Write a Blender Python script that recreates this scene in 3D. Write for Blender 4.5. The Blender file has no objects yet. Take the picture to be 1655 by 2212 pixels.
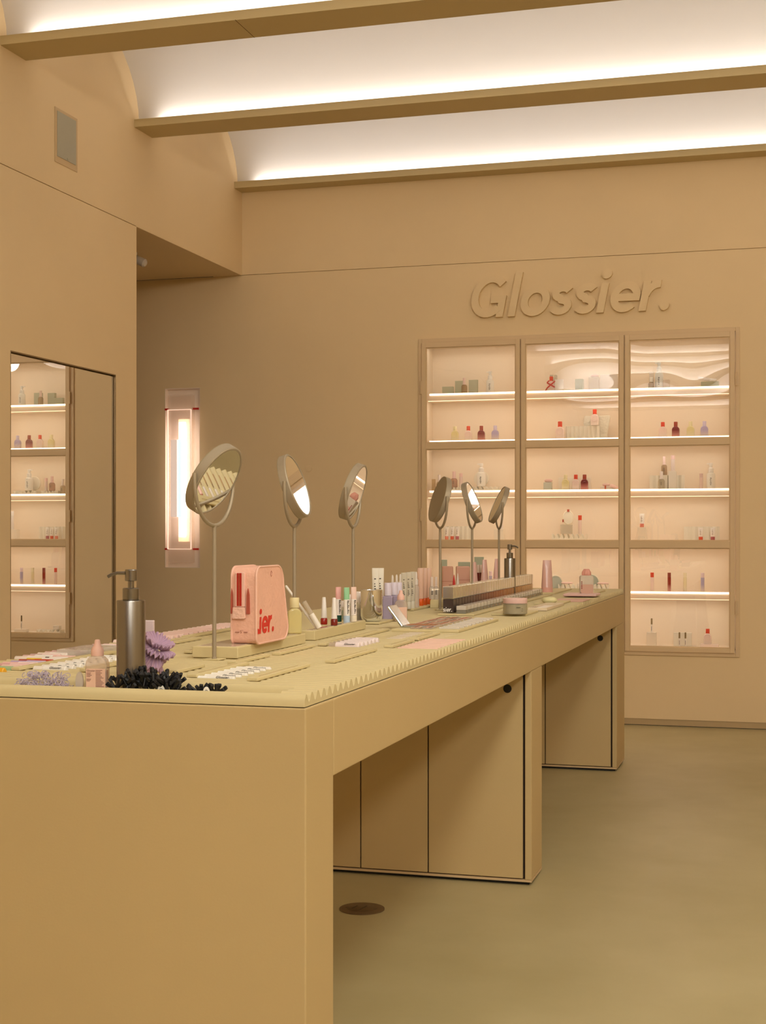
import bpy, bmesh, math, random
from mathutils import Vector, Matrix
random.seed(7)
PI = math.pi
SC = bpy.context.scene
COL = SC.collection

# ------------------------------------------------------------------ camera, light, exposure
F = 3102.0; CX = 827.5; HY = 1149.0; H = 1.30
YAW = math.atan(891.5 / F); SN, CS = math.sin(YAW), math.cos(YAW)
cam_data = bpy.data.cameras.new('camera'); cam = bpy.data.objects.new('camera', cam_data)
COL.objects.link(cam); SC.camera = cam
cam.location = (0, 0, H); cam.rotation_euler = (PI/2, 0, YAW)
cam_data.sensor_fit = 'VERTICAL'; cam_data.sensor_height = 36.0
cam_data.lens = F / 2212 * 36.0
cam_data.shift_y = 43.0 / 2212
cam_data.clip_start = 0.05; cam_data.clip_end = 100
SC.view_settings.view_transform = 'Standard'
SC.view_settings.look = 'None'
SC.view_settings.gamma = 1.0
SC.view_settings.use_curve_mapping = False
SC.view_settings.exposure = 0.04
world = bpy.data.worlds.new('world'); SC.world = world; world.use_nodes = True
world.node_tree.nodes['Background'].inputs[0].default_value = (1.0, 0.9, 0.75, 1)
world.node_tree.nodes['Background'].inputs[1].default_value = 0.02
COVE_POWER = 11.8
COVE_COL = (1.0, 0.98, 0.97)
FILL_POWER = 29.0
FILL_COL = (1.0, 0.98, 0.88)
SHELF_POWER = 1.25
STRIP_E = 3.2               # shelf led strips
TUBE_E = 4.5

# ------------------------------------------------------------------ pixel -> place helpers
def ray(px, py):
    u = (px - CX) / F
    return (-SN + u*CS, CS + u*SN, -(py - HY) / F)
def on_z(px, py, z):
    d = ray(px, py); t = (z - H) / d[2]; return Vector((d[0]*t, d[1]*t, z))
def on_y(px, py, Y):
    d = ray(px, py); t = Y / d[1]; return Vector((d[0]*t, Y, H + d[2]*t))
def on_x(px, py, X):
    d = ray(px, py); t = X / d[0]; return Vector((X, d[1]*t, H + d[2]*t))
def depth(p): return -p[0]*SN + p[1]*CS
def z_at(py, p): return H - (py - HY) / F * depth(p)
def size(px, p): return px * depth(p) / F

# ------------------------------------------------------------------ materials
def lin(c):
    if isinstance(c, str):
        c = c.lstrip('#'); c = [int(c[i:i+2], 16) / 255 for i in (0, 2, 4)]
    return tuple(x/12.92 if x <= 0.04045 else ((x+0.055)/1.055)**2.4 for x in c)
_M = {}
def mat(col, rough=0.5, metal=0.0, bump=0.0, bscale=60.0, var=0.0, vscale=3.0, coat=0.0, name=None, sub=0.0, spec=0.5):
    key = (col, rough, metal, bump, bscale, var, vscale, coat, sub, spec)
    if key in _M: return _M[key]
    m = bpy.data.materials.new(name or ('paint_%s' % str(col).strip('#'))); m.use_nodes = True
    nt = m.node_tree; b = nt.nodes['Principled BSDF']
    c = lin(col)
    b.inputs['Base Color'].default_value = (*c, 1)
    b.inputs['Roughness'].default_value = rough
    b.inputs['Metallic'].default_value = metal
    b.inputs['Coat Weight'].default_value = coat
    b.inputs['Specular IOR Level'].default_value = spec
    tc = nt.nodes.new('ShaderNodeTexCoord')
    if var > 0:
        n = nt.nodes.new('ShaderNodeTexNoise'); n.inputs['Scale'].default_value = vscale
        n.inputs['Detail'].default_value = 6
        nt.links.new(tc.outputs['Object'], n.inputs['Vector'])
        r = nt.nodes.new('ShaderNodeValToRGB')
        r.color_ramp.elements[0].position = 0.3; r.color_ramp.elements[1].position = 0.7
        r.color_ramp.elements[0].color = (*[x*(1-var) for x in c], 1)
        r.color_ramp.elements[1].color = (*[min(1, x*(1+var)) for x in c], 1)
        nt.links.new(n.outputs['Fac'], r.inputs['Fac']); nt.links.new(r.outputs['Color'], b.inputs['Base Color'])
    if bump > 0:
        n = nt.nodes.new('ShaderNodeTexNoise'); n.inputs['Scale'].default_value = bscale; n.inputs['Detail'].default_value = 4
        nt.links.new(tc.outputs['Object'], n.inputs['Vector'])
        bp = nt.nodes.new('ShaderNodeBump'); bp.inputs['Strength'].default_value = bump; bp.inputs['Distance'].default_value = 0.01
        nt.links.new(n.outputs['Fac'], bp.inputs['Height']); nt.links.new(bp.outputs['Normal'], b.inputs['Normal'])
    _M[key] = m
    return m
def clear(col='#f4f0ea', body=0.3, rough=0.08):
    """see-through plastic or glass: tinted transparency with a glossy skin"""
    key = ('clear', col, body, rough)
    if key in _M: return _M[key]
    m = bpy.data.materials.new('clear_%s' % col.strip('#')); m.use_nodes = True
    nt = m.node_tree; b = nt.nodes['Principled BSDF']; out = nt.nodes['Material Output']
    b.inputs['Base Color'].default_value = (*lin(col), 1); b.inputs['Roughness'].default_value = rough
    t = nt.nodes.new('ShaderNodeBsdfTransparent'); t.inputs[0].default_value = (*[0.35+0.65*x for x in lin(col)], 1)
    mx = nt.nodes.new('ShaderNodeMixShader'); mx.inputs[0].default_value = body
    nt.links.new(t.outputs[0], mx.inputs[1]); nt.links.new(b.outputs[0], mx.inputs[2])
    nt.links.new(mx.outputs[0], out.inputs[0])
    _M[key] = m
    return m
def pane_glass(wave):
    m = bpy.data.materials.new('window_glass'); m.use_nodes = True
    nt = m.node_tree; nt.nodes.remove(nt.nodes['Principled BSDF']); out = nt.nodes['Material Output']
    t = nt.nodes.new('ShaderNodeBsdfTransparent'); t.inputs[0].default_value = (0.97, 0.97, 0.96, 1)
    g = nt.nodes.new('ShaderNodeBsdfGlossy'); g.inputs['Roughness'].default_value = 0.0
    fr = nt.nodes.new('ShaderNodeFresnel'); fr.inputs[0].default_value = 2.25
    mx = nt.nodes.new('ShaderNodeMixShader')
    tc = nt.nodes.new('ShaderNodeTexCoord'); mp = nt.nodes.new('ShaderNodeMapping')
    mp.inputs['Scale'].default_value = (1.1, 1, 1.1)
    n = nt.nodes.new('ShaderNodeTexNoise'); n.inputs['Scale'].default_value = 2.2; n.inputs['Detail'].default_value = 0.0
    bp = nt.nodes.new('ShaderNodeBump'); bp.inputs['Strength'].default_value = 1.0; bp.inputs['Distance'].default_value = wave
    nt.links.new(tc.outputs['Object'], mp.inputs['Vector']); nt.links.new(mp.outputs[0], n.inputs['Vector'])
    nt.links.new(n.outputs['Fac'], bp.inputs['Height'])
    nt.links.new(bp.outputs[0], g.inputs['Normal'])
    nt.links.new(fr.outputs[0], mx.inputs[0]); nt.links.new(t.outputs[0], mx.inputs[1]); nt.links.new(g.outputs[0], mx.inputs[2])
    nt.links.new(mx.outputs[0], out.inputs[0])
    return m
def emit(col, e, name='lit'):
    key = ('emit', col, e)
    if key in _M: return _M[key]
    m = bpy.data.materials.new(name); m.use_nodes = True
    b = m.node_tree.nodes['Principled BSDF']
    b.inputs['Base Color'].default_value = (*lin(col), 1)
    b.inputs['Emission Color'].default_value = (*lin(col), 1); b.inputs['Emission Strength'].default_value = e
    _M[key] = m
    return m
def fade(top, bottom, z0, z1, body=0.85):
    """glass dyed from one colour at the shoulder to another at the foot (object height)"""
    key = ('fade', top, bottom, z0, z1)
    if key in _M: return _M[key]
    m = bpy.data.materials.new('dyed_glass'); m.use_nodes = True
    nt = m.node_tree; b = nt.nodes['Principled BSDF']; b.inputs['Roughness'].default_value = 0.12
    tc = nt.nodes.new('ShaderNodeTexCoord'); sp = nt.nodes.new('ShaderNodeSeparateXYZ')
    mr = nt.nodes.new('ShaderNodeMapRange'); mr.inputs[1].default_value = z0; mr.inputs[2].default_value = z1
    r = nt.nodes.new('ShaderNodeValToRGB')
    r.color_ramp.elements[0].color = (*lin(bottom), 1); r.color_ramp.elements[1].color = (*lin(top), 1)
    nt.links.new(tc.outputs['Object'], sp.inputs[0]); nt.links.new(sp.outputs[2], mr.inputs[0])
    nt.links.new(mr.outputs[0], r.inputs[0]); nt.links.new(r.outputs[0], b.inputs['Base Color'])
    _M[key] = m
    return m
WALL = mat('#ecd0a2', 0.75, bump=0.05, bscale=220, var=0.035, vscale=0.9, name='wall_paint')
VAULT = mat('#e9e3dd', 0.9, name='vault_plaster')
BEAMM = mat('#d0bb8c', 0.7, name='beam_paint')
FLOORM = None
TABM = mat('#c4aa7a', 0.55, bump=0.03, bscale=180, var=0.02, vscale=2.0, name='table_paint')
TOPM = mat('#d3c294', 0.5, name='ridged_top')
TRAYM = mat('#dccb9a', 0.55, name='tray_cream')
FRAMEM = mat('#dfc196', 0.55, name='cabinet_paint')
INNER = mat('#f2e2cc', 0.85, bump=0.05, bscale=300, name='cabinet_lining')
WHITE = mat('#f1ebe2', 0.4); PAPER = mat('#efe6d8', 0.7)
INK = mat('#2c2420', 0.6); RED = mat('#e2401c', 0.4); PINK = mat('#edb3a8', 0.55)
STEEL = mat('#8c8884', 0.26, 1.0, name='brushed_steel'); CHROME = mat('#e9edf4', 0.06, 1.0, name='chrome')
BLACK = mat('#0b0a0c', 0.45); MIRROR = mat('#f2f2f0', 0.0, 1.0, name='mirror_glass')
GREYMET = mat('#a89a84', 0.5, 0.35, name='mirror_stand_metal')
SAGE = mat('#b9bca4', 0.6)
CORR = mat('#ece6d6', 0.6)

# ------------------------------------------------------------------ mesh building
class MB:
    def __init__(s): s.v = []; s.f = []; s.mi = []; s.sm = []
    def add(s, vs, fs, mi=0, sm=False, M=None):
        o = len(s.v)
        if M is not None: vs = [M @ Vector(v) for v in vs]
        s.v += [tuple(v) for v in vs]
        for f in fs:
            s.f.append([i+o for i in f]); s.mi.append(mi); s.sm.append(sm)
        return s
    def box(s, x0, x1, y0, y1, z0, z1, mi=0, M=None):
        vs = [(x0,y0,z0),(x1,y0,z0),(x1,y1,z0),(x0,y1,z0),(x0,y0,z1),(x1,y0,z1),(x1,y1,z1),(x0,y1,z1)]
        return s.add(vs, [(0,3,2,1),(4,5,6,7),(0,1,5,4),(1,2,6,5),(2,3,7,6),(3,0,4,7)], mi, False, M)
    def cbox(s, x0, x1, y0, y1, z0, z1, c, mi=0, M=None):
        """box with chamfered upright and upper edges"""
        return s.loft([([(x0+c,y0),(x1-c,y0),(x1,y0+c),(x1,y1-c),(x1-c,y1),(x0+c,y1),(x0,y1-c),(x0,y0+c)], z0),
                       ([(x0+c,y0),(x1-c,y0),(x1,y0+c),(x1,y1-c),(x1-c,y1),(x0+c,y1),(x0,y1-c),(x0,y0+c)], z1-c),
                       ([(x0+2*c,y0+c),(x1-2*c,y0+c),(x1-c,y0+2*c),(x1-c,y1-2*c),(x1-2*c,y1-c),(x0+2*c,y1-c),(x0+c,y1-2*c),(x0+c,y0+2*c)], z1)], mi, False, M)
    def loft(s, rings, mi=0, sm=True, M=None, cap=True):
        n = len(rings[0][0]); vs = []; fs = []
        for pts, z in rings: vs += [(p[0], p[1], z) for p in pts]
        for k in range(len(rings)-1):
            for i in range(n):
                j = (i+1) % n
                fs.append((k*n+i, k*n+j, (k+1)*n+j, (k+1)*n+i))
        if cap: fs.append(tuple(range(n-1, -1, -1))); fs.append(tuple((len(rings)-1)*n+i for i in range(n)))
        return s.add(vs, fs, mi, sm, M)
    def lathe(s, prof, n=24, mi=0, sm=True, M=None, sx=1.0, sy=1.0):
        """prof: (radius, z) pairs from the foot to the top"""
        return s.loft([([(r*sx*math.cos(2*PI*i/n), r*sy*math.sin(2*PI*i/n)) for i in range(n)], z) for r, z in prof], mi, sm, M)
    def tube(s, pts, r, n=10, mi=0, rads=None):
        P = [Vector(p) for p in pts]; vs = []; fs = []
        up = Vector((0.013, 0.021, 1)).normalized(); prev = None
        for i, p in enumerate(P):
            t = (P[min(i+1, len(P)-1)] - P[max(i-1, 0)]).normalized()
            a = prev if prev is not None else (up if abs(t.dot(up)) < 0.95 else Vector((1, 0, 0)))
            a = (a - t*a.dot(t)).normalized(); b = t.cross(a); prev = a
            rr = rads[i] if rads else r
            vs += [p + a*rr*math.cos(2*PI*k/n) + b*rr*math.sin(2*PI*k/n) for k in range(n)]
        for i in range(len(P)-1):
            for k in range(n):
                j = (k+1) % n; fs.append((i*n+k, i*n+j, (i+1)*n+j, (i+1)*n+k))
        fs.append(tuple(range(n-1, -1, -1))); fs.append(tuple((len(P)-1)*n+k for k in range(n)))
        return s.add(vs, fs, mi, True)
    def prism(s, pts, d0, d1, mi=0, M=None, sm=False):
        """outline in local X,Z (counter-clockwise from the front) pushed along Y from d0 to d1"""
        n = len(pts)
        vs = [(x, d0, z) for x, z in pts] + [(x, d1, z) for x, z in pts]
        fs = [tuple(range(n)), tuple(range(2*n-1, n-1, -1))]
        for i in range(n): j = (i+1) % n; fs.append((i, i+n, j+n, j))
        return s.add(vs, fs, mi, sm, M)
    def text(s, body, h, M, mi=0, bold=0.0, shear=0.0, ext=0.0, align='LEFT', wide=1.0):
        vs, fs = text_data(body, bold, shear, ext, align)
        K = Matrix.Diagonal((h*wide, h, h, 1))
        return s.add([(M @ K @ Vector(v)) for v in vs], fs, mi)
    def build(s, name, mats, parent=None, loc=None, bevel=0.0, seg=2, sharp=35, flip=False):
        me = bpy.data.meshes.new(name); me.from_pydata(s.v, [], s.f)
        if not isinstance(mats, (list, tuple)): mats = [mats]
        for m in mats: me.materials.append(m)
        me.polygons.foreach_set('material_index', s.mi)
        me.polygons.foreach_set('use_smooth', s.sm)
        if any(s.sm): me.set_sharp_from_angle(angle=math.radians(sharp))
        me.validate(); me.update()
        o = bpy.data.objects.new(name, me); COL.objects.link(o)
        if parent: o.parent = parent
        if loc is not None: o.location = loc
        if bevel > 0:
            b = o.modifiers.new('edge', 'BEVEL'); b.width = bevel; b.segments = seg; b.limit_method = 'ANGLE'; b.angle_limit = 0.6
        return o
_T = {}
def text_data(body, bold, shear, ext, align):
    key = (body, bold, shear, ext, align)
    if key not in _T:
        cu = bpy.data.curves.new('lettering', 'FONT'); cu.body = body; cu.offset = bold; cu.shear = shear
        cu.extrude = ext; cu.size = 1.0; cu.align_x = align; cu.resolution_u = 3
        ob = bpy.data.objects.new('lettering', cu)
        me = bpy.data.meshes.new_from_object(ob)
        _T[key] = ([tuple(v.co) for v in me.vertices], [tuple(p.vertices) for p in me.polygons])
        bpy.data.objects.remove(ob); bpy.data.meshes.remove(me); bpy.data.curves.remove(cu)
    return _T[key]
def face_m(loc, right, up):
    r = Vector(right).normalized(); u = Vector(up).normalized(); n = r.cross(u)
    return Matrix(((r.x, u.x, n.x, loc[0]), (r.y, u.y, n.y, loc[1]), (r.z, u.z, n.z, loc[2]), (0, 0, 0, 1)))
# heavy slanted sign letters drawn with strokes; unit = cap height
def arc(cx, cy, rx, ry, a0, a1, n=20):
    return [(cx+rx*math.cos(math.radians(a0+(a1-a0)*i/n)), cy+ry*math.sin(math.radians(a0+(a1-a0)*i/n))) for i in range(n+1)]
SW = 0.172
GLYPH = {
 'G': ([arc(.44, .50, .36, .415, 42, 318), [(.49, .42), (.85, .42)], [(.765, .47), (.765, 0)]], .97),
 'l': ([[(.09, 0), (.09, 1.04)]], .27),
 'o': ([arc(.34, .345, .262, .272, 0, 360, 32)], .70),
 's': ([arc(.275, .50, .165, .118, 25, 270, 16)[:-1] + arc(.275, .205, .175, .128, 90, -155, 18)], .58),
 'i': ([[(.09, 0), (.09, .68)]], .28),
 'e': ([arc(.345, .345, .262, .272, 0, 318, 30), [(.12, .335), (.69, .335)]], .71),
 'r': ([[(.09, 0), (.09, .69)], arc(.40, .30, .30, .315, 170, 88, 10)], .47),
 '.': ([], .3)}
def dot_poly(cx, cy, r, n=20): return [(cx+r*math.cos(2*PI*i/n), cy+r*math.sin(2*PI*i/n)) for i in range(n)]
def glyph_mesh(mb, ch, ox, h, M, thick0, slant=0.2, mi=0, wide=1.0):
    thick = thick0
    """adds one letter; local plane x right, y up, +z out"""
    def P(x, y): return ((ox + x + slant*y) * h * wide, y * h)
    def solid(poly):
        n = len(poly); vs = [(x, y, 0) for x, y in poly] + [(x, y, thick) for x, y in poly]
        fs = [tuple(range(n, 2*n))] + [(i, (i+1) % n, (i+1) % n+n, i+n) for i in range(n)]
        mb.add(vs, fs, mi, False, M)
    strokes, adv = GLYPH[ch]
    for si, st in enumerate(strokes):
        thick = thick0*(1 - 0.03*si)
        L = []; R = []
        closed = (abs(st[0][0]-st[-1][0]) + abs(st[0][1]-st[-1][1])) < 1e-6
        for i, p in enumerate(st):
            if closed: a = st[i-1] if i > 0 else st[-2]; b = st[i+1] if i < len(st)-1 else st[1]
            else: a = st[max(i-1, 0)]; b = st[min(i+1, len(st)-1)]
            dx, dy = b[0]-a[0], b[1]-a[1]; l = math.hypot(dx, dy); nx, ny = -dy/l*SW/2, dx/l*SW/2
            L.append((p[0]+nx, p[1]+ny)); R.append((p[0]-nx, p[1]-ny))
        n = len(st); vs = []
        for z in (0, thick):
            for q in L + R: x, y = P(*q); vs.append((x, y, z))
        fs = []
        for i in range(n-1):
            fs.append((2*n+n+i, 2*n+n+i+1, 2*n+i+1, 2*n+i))
            fs.append((i, i+1, 2*n+i+1, 2*n+i)); fs.append((n+i+1, n+i, 3*n+i, 3*n+i+1))
        if not closed: fs.append((n, 0, 2*n, 3*n)); fs.append((n-1, 2*n-1, 4*n-1, 3*n-1))
        mb.add(vs, fs, mi, False, M)
    if ch == 'i': solid([P(x, y) for x, y in dot_poly(.09, .90, .115)])
    if ch == '.': solid([P(x, y) for x, y in dot_poly(.12, .105, .108)])
    return adv
def word(mb, s, h, M, thick, slant=0.2, mi=0, wide=1.0):
    x = 0
    for ch in s: x += glyph_mesh(mb, ch, x, h, M, thick, slant, mi, wide)
    return x*h*wide

# ------------------------------------------------------------------ things
def tag(o, label, cat, group=None):
    o['label'] = label; o['category'] = cat
    if group: o['group'] = group
    return o
def thing(name, label, cat, loc=(0, 0, 0), rz=0.0, group=None):
    o = bpy.data.objects.new(name, None); COL.objects.link(o); o.empty_display_size = 0.02
    o.location = loc; o.rotation_euler = (0, 0, rz)
    return tag(o, label, cat, group)
def struct(o): o['kind'] = 'structure'; return o
def copy_tree(o, parent=None):
    c = o.copy(); COL.objects.link(c)
    if parent is not None: c.parent = parent
    for ch in KIDS.get(o.name, [k for k in o.children]): copy_tree(ch, c)
    return c
KIDS = {}
_K = {}
def make(kind, args, loc, rz, label, cat, group=None, scale=(1, 1, 1), rot=None):
    """first call of a kind builds it, later calls copy the thing and each of its parts"""
    key = (kind.__name__, tuple(args))
    if key not in _K:
        r = thing(kind.__name__, label, cat); kind(r, *args); _K[key] = r
        bpy.context.view_layer.update()
    else:
        r = copy_tree(_K[key])
        if 'group' in r.keys(): del r['group']
    r.location = loc; r.rotation_euler = rot if rot else (0, 0, rz); r.scale = scale
    return tag(r, label, cat, group)
ORD = ['first','second','third','fourth','fifth','sixth','seventh','eighth','ninth','tenth','eleventh','twelfth','thirteenth','fourteenth','fifteenth','sixteenth','seventeenth','eighteenth','nineteenth','twentieth']
ORD += ['twenty-'+o for o in ORD[:9]] + ['thirtieth'] + ['thirty-'+o for o in ORD[:9]] + ['fortieth']

# ------------------------------------------------------------------ the room
XL = -3.874; YB = 9.763; XR = 3.4; YR = -8.0
ZS = 3.168          # seam line of the walls and ceiling of the side passage
ZB = 3.767          # underside of the beams
CABX = (-2.545, -0.355); CABZ = (0.472, 2.652)
LX = (-4.485, -4.205); LZ = (1.035, 2.36)
def wall_grid(axis, pos, th, us, zs, holes):
    mb = MB()
    for i in range(len(us)-1):
        for j in range(len(zs)-1):
            uc, zc = (us[i]+us[i+1])/2, (zs[j]+zs[j+1])/2
            if any(a < uc < b and c < zc < d for a, b, c, d in holes): continue
            if axis == 'y': mb.box(us[i], us[i+1], pos, pos+th, zs[j], zs[j+1])
            else: mb.box(pos-th, pos, us[i], us[i+1], zs[j], zs[j+1])
    return mb
G = 0.0022
mb = wall_grid('y', YB, 0.30, [-6.0, LX[0], LX[1], CABX[0], CABX[1], XR], [0.045, CABZ[0], LZ[0], LZ[1], CABZ[1], ZS-G],
               [(CABX[0], CABX[1], CABZ[0], CABZ[1]), (LX[0], LX[1], LZ[0], LZ[1])])
mb.box(XL, XR, YB, YB+0.30, ZS+G, 4.6)
mb.box(-6.0, XR, YB+0.012, YB+0.3, ZS-G, ZS+G)
struct(mb.build('wall_back', WALL))
struct(MB().box(-6.0, XR, YB+0.006, YB+0.03, 0.004, 0.045).build('baseboard_back', mat('#bda277', 0.6)))
MY0, MY1, MZ0, MZ1 = 6.555, 7.745, 0.36, 2.232       # mirror niche
YE = 8.022
mb = wall_grid('x', XL, 0.22, [YR, MY0, MY1, YE], [0.0, MZ0, MZ1, ZS-G], [(MY0, MY1, MZ0, MZ1)])
mb.box(XL-0.22, XL, YR, YB, ZS+G, 4.6)
mb.box(XL-0.22, XL-0.012, YR, YE, ZS-G, ZS+G)
struct(mb.build('wall_left', WALL))
struct(MB().box(-6.0, -5.98, YE-2.5, YB, 0, ZS).box(-6.0, XL-0.22, YE-2.52, YE-2.5, 0, ZS).build('wall_passage', WALL))
struct(MB().box(-6.0, XL-0.22, YE-2.5, YB, ZS+0.002, ZS+0.1).box(XL-0.22, XL-0.0005, YE, YB, ZS+G-0.004, ZS+G).build('ceiling_passage', WALL))
struct(MB().box(XR, XR+0.2, YR, YB, 0, 4.6).build('wall_right', WALL))
struct(MB().box(-6, XR, YR-0.2, YR, 0, 4.6).build('wall_front', WALL))
# floor
m = bpy.data.materials.new('polished_screed'); m.use_nodes = True; nt = m.node_tree; b = nt.nodes['Principled BSDF']
tc = nt.nodes.new('ShaderNodeTexCoord'); n1 = nt.nodes.new('ShaderNodeTexNoise'); n1.inputs['Scale'].default_value = 1.1; n1.inputs['Detail'].default_value = 8; n1.inputs['Roughness'].default_value = 0.6
r = nt.nodes.new('ShaderNodeValToRGB'); r.color_ramp.elements[0].position = 0.3; r.color_ramp.elements[1].position = 0.72
r.color_ramp.elements[0].color = (*lin('#ac9e72'), 1); r.color_ramp.elements[1].color = (*lin('#beb085'), 1)
n2 = nt.nodes.new('ShaderNodeTexNoise'); n2.inputs['Scale'].default_value = 5; n2.inputs['Detail'].default_value = 6
r2 = nt.nodes.new('ShaderNodeMapRange'); r2.inputs[3].default_value = 0.34; r2.inputs[4].default_value = 0.52
nt.links.new(tc.outputs['Object'], n1.inputs['Vector']); nt.links.new(tc.outputs['Object'], n2.inputs['Vector'])
nt.links.new(n1.outputs['Fac'], r.inputs['Fac']); nt.links.new(r.outputs[0], b.inputs['Base Color'])
nt.links.new(n2.outputs['Fac'], r2.inputs[0]); nt.links.new(r2.outputs[0], b.inputs['Roughness'])
struct(MB().box(-6, XR, YR, YB+0.02, -0.1, 0).build('floor', m))

# beams and vaults: beams run left to right, a plaster vault between each pair, led strip behind each lip
BW = 0.255
beams = [9.610 - 1.578*k for k in range(0, 12)]     # front (near) face of each beam
beams[1] = 7.990; beams[2] = 6.455
RISE = 0.52
vault = MB(); NV = 20
for k, y in enumerate(beams):
    y1 = YB if k == 0 else y + BW
    b = MB()
    b.box(XL, XR, y, y+0.018, ZB, ZB+0.046)                  # near lip
    b.box(XL, XR, y+0.018, y1, ZB, ZB+0.012)                 # tray floor
    if k > 0:
        b.box(XL, XR, y1-0.018, y1, ZB+0.012, ZB+0.046)      # far lip
        b.box(XL, XR, y+0.085, y1-0.085, ZB+0.012, ZB+0.08)  # core the vaults rest on
    else: b.box(XL, XR, y+0.085, y1, ZB+0.012, ZB+0.08)
    if k == 2:   # butt joint in the third beam
        pass
    struct(b.build('trim_%d' % (k+1), BEAMM))
    # cove lamps
    for yy, sgn in ((y+0.045, -1), (y1-0.045, 1)):
        if k == 0 and sgn > 0: continue
        ld = bpy.data.lights.new('cove_led', 'AREA'); ld.shape = 'RECTANGLE'; ld.size = XR-XL-0.30; ld.size_y = 0.012
        ld.energy = COVE_POWER; ld.color = COVE_COL; ld.spread = math.radians(170)
        lo = bpy.data.objects.new('cove_led', ld); COL.objects.link(lo)
        lo.location = ((XL+XR)/2, yy, ZB+0.018); lo.rotation_euler = (PI + sgn*math.radians(14), 0, 0)
yy = [b for b in beams]
for k in range(len(beams)):
    ya = (beams[k+1] + BW - 0.075) if k+1 < len(beams) else YR      # near foot
    yb = beams[k] + 0.068                                      # far foot
    c = (ya+yb)/2; a = (yb-ya)/2; ring = []
    for i in range(NV+1):
        t = PI*i/NV; ring.append((c + a*math.cos(t), ZB+0.03 + RISE*math.sin(t)))
    out = [(c + (a+0.01)*math.cos(PI*i/NV), ZB+0.03 + (RISE+0.02)*math.sin(PI*i/NV)) for i in range(NV+1)]
    vs = []; n = NV+1
    for X in (XL-0.01, XR+0.01):
        vs += [(X, p[0], p[1]) for p in ring]
    fs = [(i, i+1, n+i+1, n+i) for i in range(NV)]
    vault.add(vs, fs, 0, True)
vault.box(XL, XR, YR, YB, 4.42, 4.5)
struct(vault.build('ceiling', VAULT, sharp=60))
# hairline joint across the nearest visible beam is the meeting of two lengths of trim
jx = on_z(552, 83, ZB).x
struct(MB().box(jx-0.0015, jx+0.0015, beams[2]-0.0008, beams[2]+BW, ZB-0.0008, ZB+0.001).build('trim_joint', mat('#6e5433', 0.8)))

# added fill lights under the beams, out of frame, to brighten walls and table
k = 0
for x in (0.4, 2.3):
    for y in (-5.0, -2.6, -0.5, 2.8):
        ld = bpy.data.lights.new('fill_light', 'AREA'); ld.shape = 'DISK'; ld.size = 0.8
        ld.energy = FILL_POWER; ld.color = FILL_COL
        lo = bpy.data.objects.new('fill_light', ld); COL.objects.link(lo); lo.location = (x, y, ZB-0.12); lo.rotation_euler = (math.radians(34), 0, math.radians(12))

# ------------------------------------------------------------------ wall mirror on the left wall
t = thing('wall_mirror', 'tall rectangular mirror with dark metal frame set flush in the left wall', 'mirror', (XL, (MY0+MY1)/2, MZ0))
D = mat('#8a6f4a', 0.4, 0.3)
w = (MY1-MY0)/2; h = MZ1-MZ0
fr = MB()
fr.box(-0.03, 0.0, -w, -w+0.006, 0, h).box(-0.03, 0.0, w-0.006, w, 0, h).box(-0.03, 0.0, -w+0.006, w-0.006, h-0.006, h).box(-0.03, 0.0, -w+0.006, w-0.006, 0, 0.006)
fr.build('frame', D, t)
fr = MB().box(-0.026, -0.008, -w+0.006, -w+0.013, 0.006, h-0.006)
fr.build('edge_trim', mat('#231a12', 0.3, 0.4), t)
MB().box(-0.022, -0.012, -w+0.013, w-0.013, 0.013, h-0.013).build('mirror_glass', MIRROR, t)

# ------------------------------------------------------------------ access panel, sensor, spotlight
pc = (7.012+7.263)/2
t = thing('wall_speaker', 'flush beige panel with grey perforated face high on the left wall', 'speaker', (XL, pc, 3.315))
MB().box(0.0005, 0.004, -0.128, 0.128, 0, 0.30).build('frame', mat('#d2b488', 0.6), t, bevel=0.002)
mb = MB().box(0.004, 0.007, -0.105, 0.105, 0.035, 0.282)
mb.lathe([(0.007, 0), (0.007, 0.002), (0.0055, 0.003)], 14, M=Matrix.Translation((0.007, 0.01, 0.045)) @ Matrix.Rotation(PI/2, 4, 'Y'))
mb.build('grille', mat('#b7b09a', 0.7, bump=0.3, bscale=900), t)
p = on_y(667, 1012, YB)
t = thing('wall_button', 'small round cover disc on the back wall behind the mirror stands', 'cover', (p.x, YB, p.z))
R90 = Matrix.Rotation(PI/2, 4, 'X')
MB().lathe([(0.024, 0), (0.024, 0.004), (0.0225, 0.0045), (0.0001, 0.0047)], 32, M=R90).build('disc', WALL, t, sharp=20)
t = thing('ceiling_spotlight', 'small white cylinder spotlight under the passage ceiling', 'spotlight', (-4.28, 8.75, ZS))
MB().box(-0.05, 0.05, -0.02, 0.02, -0.02, 0).build('mount', WHITE, t)
MB().lathe([(0.022, 0), (0.028, 0.01), (0.028, 0.09), (0.02, 0.1)], 18, M=Matrix.Translation((0.03, 0, -0.04)) @ Matrix.Rotation(math.radians(115), 4, 'Y')).build('lamp_head', mat('#d9cfc4', 0.4), t)
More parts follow.
